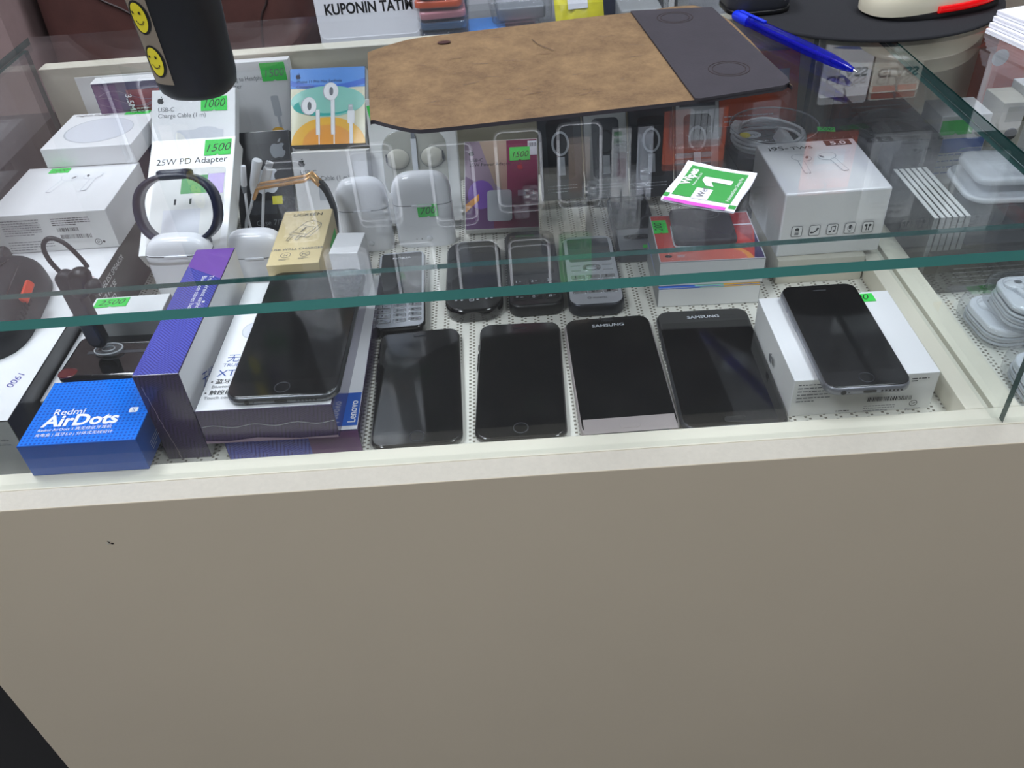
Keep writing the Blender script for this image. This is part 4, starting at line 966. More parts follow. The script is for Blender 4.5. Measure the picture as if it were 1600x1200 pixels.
s = S(); plug(s, (0.0030, 0, 0.0790), (0.0075, 0, 0.0985), 0.0029, 0.0023); s.tube([(0.0020, 0, 0.0720), (0.0030, 0, 0.0795)], [0.0018, 0.0025], 'grey_plastic', 12); s.build('plug', o)
o = empty('adapter_cable', (-0.2240, 0.3140, 0.0)); tag(o, 'white connector end leaning right of the short adapter cable, before the black box', 'cable')
s = S(); s.bbox(-0.0042, -0.0022, 0, 0.0042, 0.0022, 0.0170, 'cable_white', 0.0012, 2); s.bbox(-0.0032, -0.0009, 0.017, 0.0032, 0.0009, 0.0235, 'cable_white', 0.0004, 1); s.rect(FRONT(-0.0009), -0.0024, 0.0185, 0.0024, 0.0225, 'ink_light')
s.build('connector', o, (0.0005, 0, 0.0780), (0, R(27), 0)); S().tube(spline([(-0.020, 0, 0.004), (-0.009, 0, 0.045), (0.0005, 0, 0.0785)], 6), 0.0014, 'cable_white', 8).build('cord', o)
# coil in a round clear bag
o = empty('coiled_cable', (0.2600, 0.3760, 0.0530), 0); tag(o, 'coiled white cable with a plug in a round clear bag behind the white earbud box', 'cable')
s = S()
for k, (r_, z_) in enumerate(((0.0330, 0.003), (0.0345, 0.006), (0.0335, 0.009), (0.0320, 0.0115))):
    s.tube([(r_ * math.cos(a) - 0.004, r_ * 0.95 * math.sin(a), z_ + 0.001 * math.sin(3 * a + k)) for a in [2 * math.pi * j / 40 for j in range(40)]], 0.0016, 'cable_white', 8, True)
s.build('cord', o)
s = S(); s.bbox(-0.006, -0.0060, 0, 0.006, 0.0060, 0.022, 'cable_white', 0.0018, 2); s.tube([(0, 0, -0.012), (0, 0, 0.002)], [0.0022, 0.0045], 'grey_plastic', 12); s.build('plug', o, (0.0060, -0.004, 0.0100), (R(90), R(-60), 0), None)
S().bbox(-0.0070, -0.0040, 0, 0.0070, 0.0040, 0.009, 'cable_white', 0.0012, 2).build('usb_connector', o, (-0.0340, 0.0100, 0.0100), (0, 0, R(60)))
s = S(); s.tube([(0.0420 * math.cos(a) , 0.0420 * math.sin(a), 0.0190) for a in [2 * math.pi * j / 48 for j in range(48)]], 0.0004, 'frost', 6, True); s.lathe([(0.0420, 0), (0.0420, 0.0190), (0.0380, 0.0195), (0.0002, 0.0196)], 'film', 48); s.build('clear_bag', o)
s = S(); s.disc(TOP(0.0200), -0.0285, -0.0220, 0.0100, 0.0080, 'ink_light', 24); s.disc(TOP(0.0200), -0.0335, -0.0220, 0.0050, 0.0060, 'bag_yellow', 20); s.text(TOP(0.0200), -0.0290, -0.0245, 0.0060, 'PD', 'ink_black'); s.build('sticker', o)
price(o, TOP(0.0200), 0.0340, -0.0250, 0.0160, 0.0100, '700', rot=-15)

# ------------------------------------------------------------------ left pile
o = empty('computer_mouse', (-0.4160, 0.1620, 0.0517), 8); tag(o, 'black computer mouse with orange-red accents on the boxes at the left end', 'mouse')
def blob(prof_xy, h, k, n=36, e=2.5, levels=10, z0=0.0, top=0.55):
    """low rounded body: outline function and height"""
    s = S(); vs = []; fs = []
    for i in range(levels + 1):
        t = i / levels; sh = (1 - t ** 2.6) ** 0.5 if i < levels else 0.02
        z = z0 + h * t
        for j in range(n):
            a = 2 * math.pi * j / n; x, y = prof_xy(a); m = top + (1 - top) * sh if i < levels else 0.02
            m = sh if i > levels * 0.6 else (1 - 0.06 * (1 - t))
            vs.append((x * max(sh, 0.02) ** 0.7, y * max(sh, 0.02) ** 0.7, z))
    for i in range(levels):
        for j in range(n): fs.append((i * n + j, i * n + (j + 1) % n, (i + 1) * n + (j + 1) % n, (i + 1) * n + j))
    s.add(vs, fs, k, True); s.add(vs[:n], [tuple(reversed(range(n)))], k); s.add(vs[-n:], [tuple(range(n))], k)
    return s
def super_xy(a_, b_, e=2.8, waist=0.0):
    def f(a):
        c, d = math.cos(a), math.sin(a); q = (abs(c) ** e + abs(d) ** e) ** (-1 / e)
        y = b_ * d * q; return (a_ * c * q * (1 - waist * (1 - (y / b_) ** 2)), y)
    return f
blob(super_xy(0.0400, 0.0620, 3.0, 0.10), 0.0370, 'black_matte').build('shell', o)
s = S(); s.slab(0, 0, 0.0070, 0.0240, 0.002, 0, 0.0035, 'orange_red', 0.001, M=frame((0.0335, -0.008, 0.0235), (0.6, 0, -0.8), (0, 1, 0.1))); s.build('side_accent', o)
s = S(); s.prism([(-0.008, -0.004), (-0.004, 0.006), (0.006, 0.006), (0.008, -0.002), (0.001, -0.009)], 0, 0.0016, 'orange_red', frame((-0.010, 0.014, 0.0362), (1, 0, -0.03), (0, 1, -0.12))); s.build('emblem_plate', o)
s = S(); s.lathe([(0.0085, -0.003), (0.0095, -0.0015), (0.0095, 0.0015), (0.0085, 0.003)], 'black_rubber', 28, M=frame((0.004, 0.048, 0.0270), (0, 1, 0), (0, 0, 1))); s.build('scroll_wheel', o)
for sx in (0.0, ):
    s = S()
    for q in range(6): s.tube([(0.0375 - q * 0.0004, -0.040 + q * 0.006, 0.0165), (0.0355, -0.038 + q * 0.006, 0.0225)], 0.0010, 'black_rubber', 6)
    s.build('grip_ribs', o)
s = S(); s.tube(spline([(0.008, 0.005, 0.0368), (0.014, 0.030, 0.0338), (0.012, 0.052, 0.0240)], 5), 0.0006, 'black_gloss', 6); s.tube(spline([(0.020, -0.045, 0.0235), (0.0255, -0.015, 0.0318), (0.024, 0.020, 0.0322)], 5), 0.0006, 'black_gloss', 6); s.build('button_seams', o)

s, fin = carton('phone_box', 'low white-topped box under the black phone body, beside the blue dotted box', 'box', (-0.3080, 0.1240, 0.0), 0.0880, 0.1060, 0.0370, 0, base='card_matte', top='card_white'); fin()
s, fin = carton('small_box', 'small white-topped grey box with a green sticker, behind the black phone body', 'box', (-0.3045, 0.1510, 0.0372), 0.0600, 0.0320, 0.0235, 0, base='card_grey', top='card_white')
o = fin(); price(o, TOP(0.0235), -0.0275, 0.0015, 0.0260, 0.0120, '2500', 'ink_black')
o = empty('phone_case', (-0.3020, 0.1060, 0.0372), -2); tag(o, 'glossy black phone body with a red tint at its corner, under the headset stand', 'phone')
S().slab(0, 0, 0.0760, 0.0520, 0.0080, 0, 0.0115, 'black_gloss', 0.003).build('shell', o)
s = S(); s.rect(TOP(0.0115), -0.024, 0.0015, 0.034, 0.0050, 'card_charcoal'); s.slab(0.004, 0.018, 0.058, 0.010, 0.002, 0.0113, 0.0122, 'black_gloss', 0.0004); s.build('recess', o)
S().slab(-0.0300, -0.0200, 0.014, 0.011, 0.005, 0.0105, 0.0118, 'red_dark', 0.0005).build('corner_tint', o)

o = empty('bluetooth_headset', (-0.3095, 0.1110, 0.0490), -6, 0, -3); tag(o, 'black ear-hook headset standing upright in a clear holder on the black phone body', 'headset')
s = S(); s.slab(0, 0.026, 0.0140, 0.0660, 0.0068, -0.0045, 0.0045, 'black_matte', 0.002, M=frame((0, 0, 0), (1, 0, 0), (0, 0, 1))); s.build('boom', o, (-0.004, 0, 0.012))
s = S(); s.slab(0, 0, 0.0095, 0.0200, 0.0045, 0, 0.0008, 'card_charcoal', 0.0003, M=FRONT(-0.0045, -0.004, 0.0190)); s.build('front_inlay', o)
s = S(); s.slab(0, 0, 0.0165, 0.0240, 0.0075, -0.006, 0.006, 'black_plastic', 0.004, seg=4, M=frame((0.0040, 0.001, 0.0600), (1, 0, 0), (0.25, 0, 1))); s.build('earpiece', o)
s = S(); s.lathe([(0.0050, 0), (0.0062, 0.003), (0.0052, 0.0070), (0.0015, 0.0085)], 'black_rubber', 20, M=frame((0.0105, -0.001, 0.0570), (0, 1, 0), (-0.2, 0, 1))); s.build('ear_tip', o)
s = S(); s.tube(spline([(-0.006, 0.002, 0.0650), (-0.0125, 0.004, 0.0780), (-0.0130, 0.006, 0.0885), (-0.0070, 0.008, 0.0930), (0.0010, 0.009, 0.0880), (0.0070, 0.009, 0.0760), (0.0100, 0.008, 0.0680)], 6), [0.0017] * 37, 'black_rubber', 8); s.build('ear_hook', o)
s = S(); s.slab(0, 0, 0.0230, 0.0150, 0.0070, 0, 0.0016, 'clear', 0.0006); s.tube([(0.011 * math.cos(a), 0.007 * math.sin(a), 0.0018) for a in [2 * math.pi * j / 24 for j in range(24)]], 0.0006, 'frost', 6, True); s.tube([(0.005 * math.cos(a), 0.003 * math.sin(a), 0.0020) for a in [2 * math.pi * j / 20 for j in range(20)]], 0.0005, 'frost', 6, True); s.box(-0.0030, -0.0020, 0.0016, 0.0030, 0.0020, 0.0140, 'clear'); s.build('clear_holder', o)

# ------------------------------------------------------------------ back right of the case
GR = ('card_charcoal', 'card_grey', 'card_charcoal', 'card_grey')
PLACE = ('next to the maroon box', 'second along from the maroon box', 'behind the upright black phone', 'left of the coiled cable')
for i in range(4):
    s, fin = leaner('cable_pack', 'dark grey boxed cable at the back of the case, ' + PLACE[i], 'box', (0.0330 + i * 0.0445, 0.3720 - i * 0.003, 0.0090), 0.0430, 0.1100 - (i % 2) * 0.012, 0.011, 66, 2 - i, base='card_charcoal', front=GR[i], group='boxed cables at the back of the case')
    F0 = FRONT(0); s.rect(F0, 0.004, 0.085, 0.039, 0.096, ('maroon', 'card_charcoal', 'orange_card', 'card_charcoal')[i]); s.rrect(F0, 0.008, 0.020, 0.035, 0.078, 0.005, ('card_black', 'card_charcoal', 'card_black', 'card_black')[i]); s.ring(F0, 0.0215, 0.055, 0.009, 0.012, 0.0022, ('ink_light', 'card_black', 'ink_light', 'ink_grey')[i]); s.rect(F0, 0.018, 0.024, 0.025, 0.042, 'ink_light'); s.small(F0, 0.006, 0.014, 0.03, 3, 0.003, 0.0008, 'ink_light')
    fin()
s, fin = leaner('cable_pack', 'orange-red boxed cable leaning at the back right of the case behind the coil', 'box', (0.2100, 0.4120, 0.0080), 0.0880, 0.1150, 0.010, 75, 0, base='orange_card'); F0 = FRONT(0)
s.rect(F0, 0.050, 0.085, 0.078, 0.098, 'ink_light'); s.small(F0, 0.014, 0.055, 0.05, 4, 0.005, 0.0012, 'ink_pale')
fin()

# ------------------------------------------------------------------ right-hand counter: clear earphone cases and boxes
def earphone_clear_case(label, c, rot, w=0.0640, l=0.0600, h=0.0220):
    o = empty('earphone_case', c, rot); tag(o, label, 'earphone case', 'clear earphone cases in the right section')
    S().slab(0, 0, w, l, 0.017, 0, h, 'clear_grey', 0.005, seg=3).build('clear_shell', o)
    S().slab(0, 0, w - 0.012, l - 0.012, 0.014, h - 0.0085, h - 0.0035, 'white_soft', 0.0015).build('tray', o)
    z = h - 0.0034
    for sx in (-1, 1):
        s = S(); F = TOP(z, sx * 0.0145, 0.010); s.lathe([(0.0076, 0), (0.0074, 0.0010), (0.0055, 0.0020), (0.0002, 0.0024)], 'white_plastic', 24, 1, 0.85, M=F); s.lay = 0.0026; s.disc(F, -sx * 0.003, 0.002, 0.0030, 0.0024, 'ink_grey', 16); s.ring(TOP(z, sx * 0.0145, 0.010), 0, 0, 0.0090, 0.0080, 0.0006, 'ink_light'); s.lay = 0.0003
        s.tube([(sx * 0.0145, 0.004, z + 0.0008), (sx * 0.0080, -0.018, z + 0.0008)], [0.0024, 0.0018], 'white_plastic', 10); s.line(TOP(z), (sx * 0.0182, 0.004), (sx * 0.0112, -0.018), 0.0007, 'ink_light'); s.build('earphone', o)
    s = S().bbox(-0.0038, -0.010, z - 0.0002, 0.0038, 0.022, z + 0.0012, 'white_plastic', 0.0008); s.rect(TOP(z + 0.0012), -0.0026, 0.014, 0.0026, 0.020, 'ink_light'); s.build('plug', o)
    s = S()
    for k in range(4):
        pts = []; rr = 0.0150 - (k % 2) * 0.0012; g = 0.0205
        for (cx, cy, a0) in ((w / 2 - g, l / 2 - g, 0), (-w / 2 + g, l / 2 - g, 90), (-w / 2 + g, -l / 2 + g, 180), (w / 2 - g, -l / 2 + g, 270)):
            for q in range(6): a = R(a0 + 18 * q); pts.append((cx + rr * math.cos(a), cy + rr * math.sin(a), 0.0026 + k * 0.0027))
        s.tube(pts, 0.0012, 'cable_white' if k % 2 else 'ink_light', 8, True)
    s.build('cord', o)
    return o
earphone_clear_case('clear rounded case of white earphones, lowest of the pair by the right divider', (0.3870, 0.1270, 0.0), 4, 0.066, 0.062, 0.0190)
earphone_clear_case('clear rounded case of white earphones, on top of another by the right divider', (0.3960, 0.1180, 0.0195), -3)
earphone_clear_case('clear rounded case of white earphones nearest the front pane at the right edge', (0.3850, 0.0500, 0.0), -6, 0.066, 0.062, 0.0200)
o = empty('earphone_case', (0.4160, 0.2480, 0.0300), -4); tag(o, 'square clear case with white lid and grey base standing high behind the right divider', 'earphone case')
S().slab(0, 0, 0.0640, 0.0640, 0.016, 0.0340, 0.0520, 'clear', 0.004).build('clear_lid', o); S().slab(0, 0, 0.0560, 0.0560, 0.013, 0.0430, 0.0500, 'white_soft', 0.003).build('white_tray', o)
S().slab(0, 0, 0.0670, 0.0670, 0.017, 0.0300, 0.0345, 'white_soft', 0.0015).build('rim', o); S().slab(0, 0, 0.0600, 0.0600, 0.016, 0.0, 0.0300, 'clear_grey', 0.004).build('clear_base', o); S().slab(-0.008, 0, 0.0360, 0.0460, 0.012, 0.0020, 0.0260, 'grey_plastic', 0.004).build('earphone_holder', o)
s = S(); s.text(TOP(0.0520), 0.004, -0.022, 0.0062, 'OLAND', 'ink_light', 0, 0, 'c', 1.2); s.build('lettering', o)
for i, (x, y, z, w, d, h, b, tp, lab) in enumerate((
        (0.4250, 0.2480, 0.0, 0.090, 0.090, 0.0298, 'card_black', 'card_charcoal', 'black box under the square clear earphone case on the right'),
        (0.4330, 0.1880, 0.0, 0.172, 0.020, 0.0300, 'card_black', 'card_black', 'long black box with fine print behind the stacked clear earphone cases'),
        (0.3680, 0.3780, 0.0, 0.056, 0.130, 0.0760, 'card_black', 'card_black', 'dark box at the back left of the right section'),
        (0.5050, 0.3300, 0.0, 0.060, 0.070, 0.1050, 'card_matte', 'card_white', 'pale upright box at the back of the right section'),
        (0.5700, 0.2300, 0.0, 0.050, 0.060, 0.0900, 'card_grey', 'card_white', 'grey upright box at the far right of the right section'))):
    s, fin = carton('accessory_box', lab, 'box', (x, y, z), w, d, h, 0, base=b, top=tp)
    F0 = FRONT(-d / 2)
    if i == 1: s.small(F0, -w * 0.42, 0.024, w * 0.8, 4, 0.0035, 0.0009, 'ink_grey'); s.text(F0, -0.045, 0.005, 0.006, 'CE', 'ink_grey')
    elif i >= 3: s.rect(F0, -w * 0.35, h * 0.3, w * 0.35, h * 0.6, 'ink_light'); s.small(F0, -w * 0.35, h * 0.8, w * 0.6, 3, 0.005, 0.0012, 'ink_grey')
    fin()
for i in range(6):
    s, fin = carton('screen_protector_pack', ('outermost thin white pack in the row standing right of the divider', 'second thin white pack in the row standing right of the divider', 'third thin white pack in the row standing right of the divider', 'fourth thin white pack in the row standing right of the divider', 'fifth thin white pack in the row standing right of the divider', 'innermost thin white pack in the row against the black box')[i], 'pack', (0.3470 + i * 0.0052, 0.2450, 0.0), 0.0040, 0.0900, 0.0600, 0, base='card_grey', left='card_charcoal', top='card_matte', front='card_grey', group='thin packs standing right of the divider', bev=0.0003)
    fin()
s, fin = carton('accessory_box', 'white and blue printed box standing behind the row of thin packs', 'box', (0.4220, 0.3500, 0.0), 0.046, 0.040, 0.0880, 0, base='card_white', front='card_matte')
F0 = FRONT(-0.02); s.rect(F0, -0.022, 0.052, 0.022, 0.066, 'label_blue'); s.small(F0, -0.018, 0.05, 0.036, 4, 0.006, 0.0014, 'ink_blue'); o = fin(); price(o, F0, -0.022, 0.070, 0.030, 0.014, None)
s, fin = carton('accessory_box', 'small tan-topped earbud box beside the blue printed box on the right', 'box', (0.4740, 0.3450, 0.0), 0.046, 0.036, 0.0980, 0, base='card_warm', front='card_warm')
F0 = FRONT(-0.018); s.rect(F0, -0.018, 0.080, 0.018, 0.094, 'olive'); s.disc(F0, -0.009, 0.068, 0.006, 0.006, 'ink_black'); s.disc(F0, 0.009, 0.068, 0.006, 0.006, 'ink_grey'); s.disc(F0, 0.009, 0.068, 0.004, 0.004, 'card_warm'); fin()
s, fin = carton('accessory_box', 'orange and wood-coloured box standing at the back of the right section', 'box', (0.5000, 0.4200, 0.0), 0.052, 0.030, 0.1300, 0, base='orange_card')
F0 = FRONT(-0.015); s.disc(F0, -0.02, 0.11, 0.008, 0.008, 'ink_light'); fin()

# ------------------------------------------------------------------ on the counter glass
ZG = 0.1756
o = empty('desk_pad', (0.05, 0.30, ZG)); tag(o, 'worn brown suede desk pad with a black leather end on the counter glass', 'desk pad')
outl = [(-0.1000, 0.2110), (-0.0960, 0.2020), (-0.0680, 0.1815), (-0.0480, 0.1790), (0.0200, 0.1850), (0.1390, 0.1962), (0.1950, 0.2060), (0.2070, 0.2090), (0.2125, 0.2150), (0.2130, 0.2230), (0.1955, 0.4020), (0.1230, 0.4085), (0.0200, 0.3950), (-0.0500, 0.3850), (-0.0820, 0.3785), (-0.1120, 0.3560), (-0.1150, 0.3500), (-0.1140, 0.3380)]
outl = [(0.988 * x, 0.988 * y - 0.0049) for x, y in outl]
loc = smooth2([(x - 0.05, y - 0.30) for x, y in outl], 4)
s = S().prism(loc, 0, 0.0030, 'leather_black', top='suede')
T = TOP(0.0030)
for k in range(46):   # scratches and pen marks in the suede
    x, y = rnd.uniform(-0.13, 0.06), rnd.uniform(-0.09, 0.075); a = rnd.uniform(-0.5, 0.7) if k % 5 else rnd.uniform(-1.4, 1.4); l = rnd.uniform(0.003, 0.014)
    s.line(T, (x, y), (x + l * math.cos(a), y + l * math.sin(a)), rnd.uniform(0.0002, 0.0005), rnd.choice(('leather_seam', 'leather_brown', 'leather_black', 'leather_brown')))
poly_line(s, T, [(-0.022, 0.043), (-0.018, 0.030), (-0.012, 0.020), (-0.005, 0.011)], 0.0006, 'leather_seam'); s.disc(T, -0.098, 0.052, 0.006, 0.004, 'leather_brown', 14)
s.build('pad', o)
fl = [(0.1225, 0.4090), (0.1392, 0.1955), (0.1430, 0.1945), (0.1955, 0.2050), (0.2078, 0.2080), (0.2135, 0.2140), (0.2140, 0.2230), (0.1960, 0.4030)]
fl = [(0.988 * x, 0.988 * y - 0.0049) for x, y in fl]
s = S().prism([(x - 0.05, y - 0.30) for x, y in fl], 0.0030, 0.0046, 'leather_black')
for cx, cy in ((0.1561, 0.3705), (0.1739, 0.2401)):
    for a, r_ in ((0, 0.0125), (1, 0.0155)): s.tube([(cx - 0.05 + r_ * math.cos(t), cy - 0.30 + r_ * math.sin(t), 0.0046) for t in [2 * math.pi * j / 36 for j in range(36)]], 0.0004, 'leather_seam', 6, True)
s.build('leather_flap', o)

o = empty('ballpoint_pen', (0.2090, 0.3600, ZG + 0.0052), 0); tag(o, 'translucent blue ballpoint pen lying between the desk pad and the mouse mat', 'pen')
d_ = Vector((0.0535, -0.1465, 0)).normalized(); o.rotation_euler = (0, 0, math.atan2(d_.y, d_.x))
AX = frame((0, 0, 0), (0, 0, 1), (0, 1, 0)) 
AX = Matrix(((0, 0, 1, 0), (0, 1, 0, 0), (-1, 0, 0, 0), (0, 0, 0, 1)))
s = S().lathe([(0.0042, 0.006), (0.0046, 0.010), (0.0050, 0.06), (0.0050, 0.108), (0.0045, 0.128)], 'blue_clear', 20, M=AX); s.build('barrel', o)
s = S().lathe([(0.0045, 0.128), (0.0034, 0.142), (0.0018, 0.151), (0.0012, 0.1525)], 'blue_clear', 20, M=AX)
for q in range(7): s.lathe([(0.0046 - q * 0.0001, 0.112 + q * 0.0022), (0.0050 - q * 0.0001, 0.1126 + q * 0.0022), (0.0046 - q * 0.0001, 0.1132 + q * 0.0022)], 'blue_clear', 18, M=AX, cap=False)
s.build('grip', o)
S().lathe([(0.0012, 0.1525), (0.0006, 0.1560)], 'silver', 12, M=AX).build('tip', o)
S().lathe([(0.0014, 0.01), (0.0014, 0.145)], 'pen_ink', 10, M=AX).build('refill', o)
s = S().lathe([(0.0036, -0.004), (0.0050, -0.001), (0.0052, 0.014), (0.0048, 0.018)], 'pen_cap', 20, M=AX); s.build('cap', o)
S().bbox(0.004, -0.0016, 0.0046, 0.040, 0.0016, 0.0062, 'pen_cap', 0.0006).build('clip', o)

o = S().lathe([(0.1185, 0), (0.1205, 0.0008), (0.1205, 0.0024), (0.1185, 0.0032), (0.0002, 0.0032)], 'fabric_black', 80).build('mouse_mat', None, (0.3290, 0.4010, ZG)); tag(o, 'round black mouse mat at the back right of the counter glass', 'mouse mat')
o = empty('computer_mouse', (0.3760, 0.3560, ZG + 0.0034), 14); tag(o, 'cream computer mouse glowing red underneath on the round black mat', 'mouse')
blob(super_xy(0.0590, 0.0320, 2.6), 0.0120, 'black_plastic', levels=8).build('base', o)
s = blob(super_xy(0.0600, 0.0325, 2.6), 0.0300, 'mouse_cream', levels=12, z0=0.0065); s.build('shell', o, (-0.004, 0.002, 0), (0, R(-4), 0))
s = S(); s.tube(spline([(-0.018, -0.0315, 0.0072), (0.010, -0.0325, 0.0078), (0.035, -0.0290, 0.0095), (0.052, -0.0180, 0.0115)], 6), [0.0032] * 19, 'red_lit', 10, flat=0.9); s.build('light_strip', o)
s = S().lathe([(0.009, -0.003), (0.0095, 0), (0.009, 0.003)], 'black_rubber', 24, M=frame((0.040, 0.004, 0.0240), (1, 0, 0), (0, 0, 1))); s.build('scroll_wheel', o)
o = empty('scanner_cradle', (0.2300, 0.3880, ZG + 0.0034), 4); tag(o, 'dark grey rounded device standing on the left of the round mouse mat', 'device')
S().slab(0, 0, 0.0560, 0.0520, 0.018, 0, 0.0220, 'dark_device', 0.007, seg=4).build('body', o); S().slab(0, 0, 0.0570, 0.0530, 0.018, 0, 0.0040, 'black_plastic', 0.001).build('foot', o); S().slab(0.004, 0.004, 0.030, 0.026, 0.010, 0.0215, 0.0226, 'black_matte', 0.0005).build('top_plate', o)

for i in range(4):   # booklets
    o = empty('booklet', (0.4740 + i * 0.0030, 0.2540 + i * 0.0026, ZG + i * 0.0040), 12 + i * 0.6)
    tag(o, ('lowest white folded sheet in the pile at the right edge of the glass', 'second white folded sheet from the bottom of the pile at the right', 'third white folded sheet from the bottom of the pile at the right', 'topmost white folded sheet in the pile at the right edge')[i], 'paper', 'white folded sheets at the right')
    s = S().bbox(-0.0720, -0.0520, 0, 0.0720, 0.0520, 0.0017, 'paper', 0.0002, 1); s.build('lower_leaf', o); s = S().bbox(-0.0718, -0.0518, 0.0019, 0.0720, 0.0520, 0.0036, 'paper', 0.0002, 1); s.build('upper_leaf', o, None, (R(0), 0, 0))

# wet wipe sachet
o = empty('wipe_sachet', (0.1214, 0.0610, ZG), 60.4); tag(o, 'white and green wet wipe sachet with a large numeral one, lying on the glass', 'sachet')
# local x = reading direction, y = up of the text
hw, hh = 0.0262, 0.0222; s = S(); n = 10; vs = []; fs = []
def zs_(x, y): return 0.0011 + 0.0006 * math.cos(x * 90) * math.cos(y * 90) + 0.0012 * max(0, (x + y - 0.02) / 0.03)
def wav(x, y): return (x + 0.0004 * math.sin(y * 700), y + 0.0004 * math.sin(x * 800))
def patch(s, poly, k, dz): s.add([(x, y, zs_(x, y) + dz) for x, y in poly], [tuple(range(len(poly)))], k)
def grid(s, x0, y0, x1, y1, k, dz, n=8):
    vs = []; fs = []
    for i in range(n + 1):
        for j in range(n + 1):
            x = x0 + (x1 - x0) * i / n; y = y0 + (y1 - y0) * j / n; e = wav(x, y) if (i in (0, n) or j in (0, n)) else (x, y); vs.append((*e, zs_(x, y) + dz))
    for i in range(n):
        for j in range(n): fs.append((i * (n + 1) + j, (i + 1) * (n + 1) + j, (i + 1) * (n + 1) + j + 1, i * (n + 1) + j + 1))
    s.add(vs, fs, k, True)
grid(s, -hw, -hh, hw, hh, 'paper', 0); grid(s, -hw, -hh, hw, hh, 'paper', -0.0010)
b = len(s.v) - 162
rim = []
s.build('pouch', o)
s = S(); g0 = 0.00025
def flatrect(x0, y0, x1, y1, k, dz):
    vs = []; fs = []; n = 6
    for i in range(n + 1):
        for j in range(n + 1): x = x0 + (x1 - x0) * i / n; y = y0 + (y1 - y0) * j / n; vs.append((x, y, zs_(x, y) + dz))
    for i in range(n):
        for j in range(n): fs.append((i * (n + 1) + j, (i + 1) * (n + 1) + j, (i + 1) * (n + 1) + j + 1, i * (n + 1) + j + 1))
    s.add(vs, fs, k)
flatrect(-0.0180, -0.0180, 0.0215, 0.0180, 'leaf_green', g0)
flatrect(-0.0185, -0.0040, -0.0060, 0.0060, 'paper', g0 * 1.6)
flatrect(-0.0262, -0.0170, -0.0225, 0.0205, 'magenta', g0)
flatrect(-0.0235, -0.0222, -0.0190, -0.0180, 'leaf_green', g0); flatrect(-0.0215, 0.0190, -0.0165, 0.0222, 'leaf_green', g0)
def ztext(x, y, sz, t, k, bold=0.0, dz=0.0006, sx=1):
    vs, fs = glyphs(t, bold, 0); s.add([(x + a * sz * sx, y + b_ * sz, zs_(x + a * sz * sx, y + b_ * sz) + dz) for a, b_ in vs], fs, k)
ztext(-0.0040, 0.0120, 0.0080, 'Wipes', 'ink_white', 0.03); flatrect(0.0035, -0.0120, 0.0092, 0.0060, 'ink_white', 0.0006); s.add([(x, y, zs_(x, y) + 0.0006) for x, y in ((0.0040, 0.0060), (-0.0025, 0.0015), (-0.0025, -0.0030), (0.0040, 0.0005))], [(0, 1, 2, 3)], 'ink_white'); ztext(-0.0165, -0.0010, 0.0062, 'Wet', 'ink_grey', 0.0, 0.0008)
ztext(-0.0160, -0.0165, 0.0030, 'Professional Screen Cleaning Wipe', 'ink_white', 0.0, 0.0006, 0.75); ztext(-0.0040, 0.0085, 0.0022, 'Remove stains 2in1', 'ink_white')
s.build('printed_label', o)

# upright black device with smiley stickers
o = empty('handheld_scanner', (-0.2450, 0.2850, ZG), -12); tag(o, 'upright black handheld device with two yellow smiley stickers standing on the glass', 'device')
prof = [(0.0180, 0), (0.0235, 0.0015), (0.0275, 0.006), (0.0292, 0.014), (0.0300, 0.04), (0.0325, 0.09), (0.0345, 0.128), (0.0345, 0.134), (0.0320, 0.139), (0.0285, 0.1405)]
S().lathe(prof, 'black_matte', 48, 1.06, 0.92, 2.5).build('grip', o)
s = S().lathe([(0.0240, 0.1400), (0.0230, 0.1445), (0.0215, 0.1620), (0.0190, 0.1700), (0.0005, 0.1710)], 'black_plastic', 40, 1.06, 0.92, 2.3); s.build('neck', o)
s = S().slab(0, 0.010, 0.060, 0.085, 0.020, 0.171, 0.205, 'black_matte', 0.010, seg=4); s.build('head', o)
s = S()
def on_grip(a, z, off=0.0004):
    for (r0, z0), (r1, z1) in zip(prof[:-1], prof[1:]):
        if z0 <= z <= z1: rr = r0 + (r1 - r0) * (z - z0) / max(z1 - z0, 1e-6); break
    c, d = math.cos(a), math.sin(a); q = (abs(c) ** 2.5 + abs(d) ** 2.5) ** (-1 / 2.5); return ((rr * 1.06 + off) * c * q, (rr * 0.92 + off) * d * q, z)
AC = R(-116); 
def cyl_patch(pts, k, off): s.add([on_grip(AC + x / 0.031, 0.0 + z, off) for x, z in pts], [tuple(range(len(pts)))], k)
def cyl_grid(x0, z0, x1, z1, k, off, n=8):
    vs = [on_grip(AC + (x0 + (x1 - x0) * i / n) / 0.031, z0 + (z1 - z0) * j / n, off) for i in range(n + 1) for j in range(n + 1)]
    s.add(vs, [(i * (n + 1) + j, (i + 1) * (n + 1) + j, (i + 1) * (n + 1) + j + 1, i * (n + 1) + j + 1) for i in range(n) for j in range(n)], k, True)
def cyl_disc(cx, cz, r, k, off, rz=None):
    rz = rz or r; ring = [(cx + r * math.cos(t), cz + rz * math.sin(t)) for t in [2 * math.pi * j / 24 for j in range(24)]]
    vs = [on_grip(AC + cx / 0.031, cz, off)] + [on_grip(AC + x / 0.031, z, off) for x, z in ring]; s.add(vs, [(0, 1 + j, 1 + (j + 1) % 24) for j in range(24)], k, True)
cyl_grid(-0.0095, 0.016, 0.0095, 0.086, 'sticker_kraft', 0.0004)
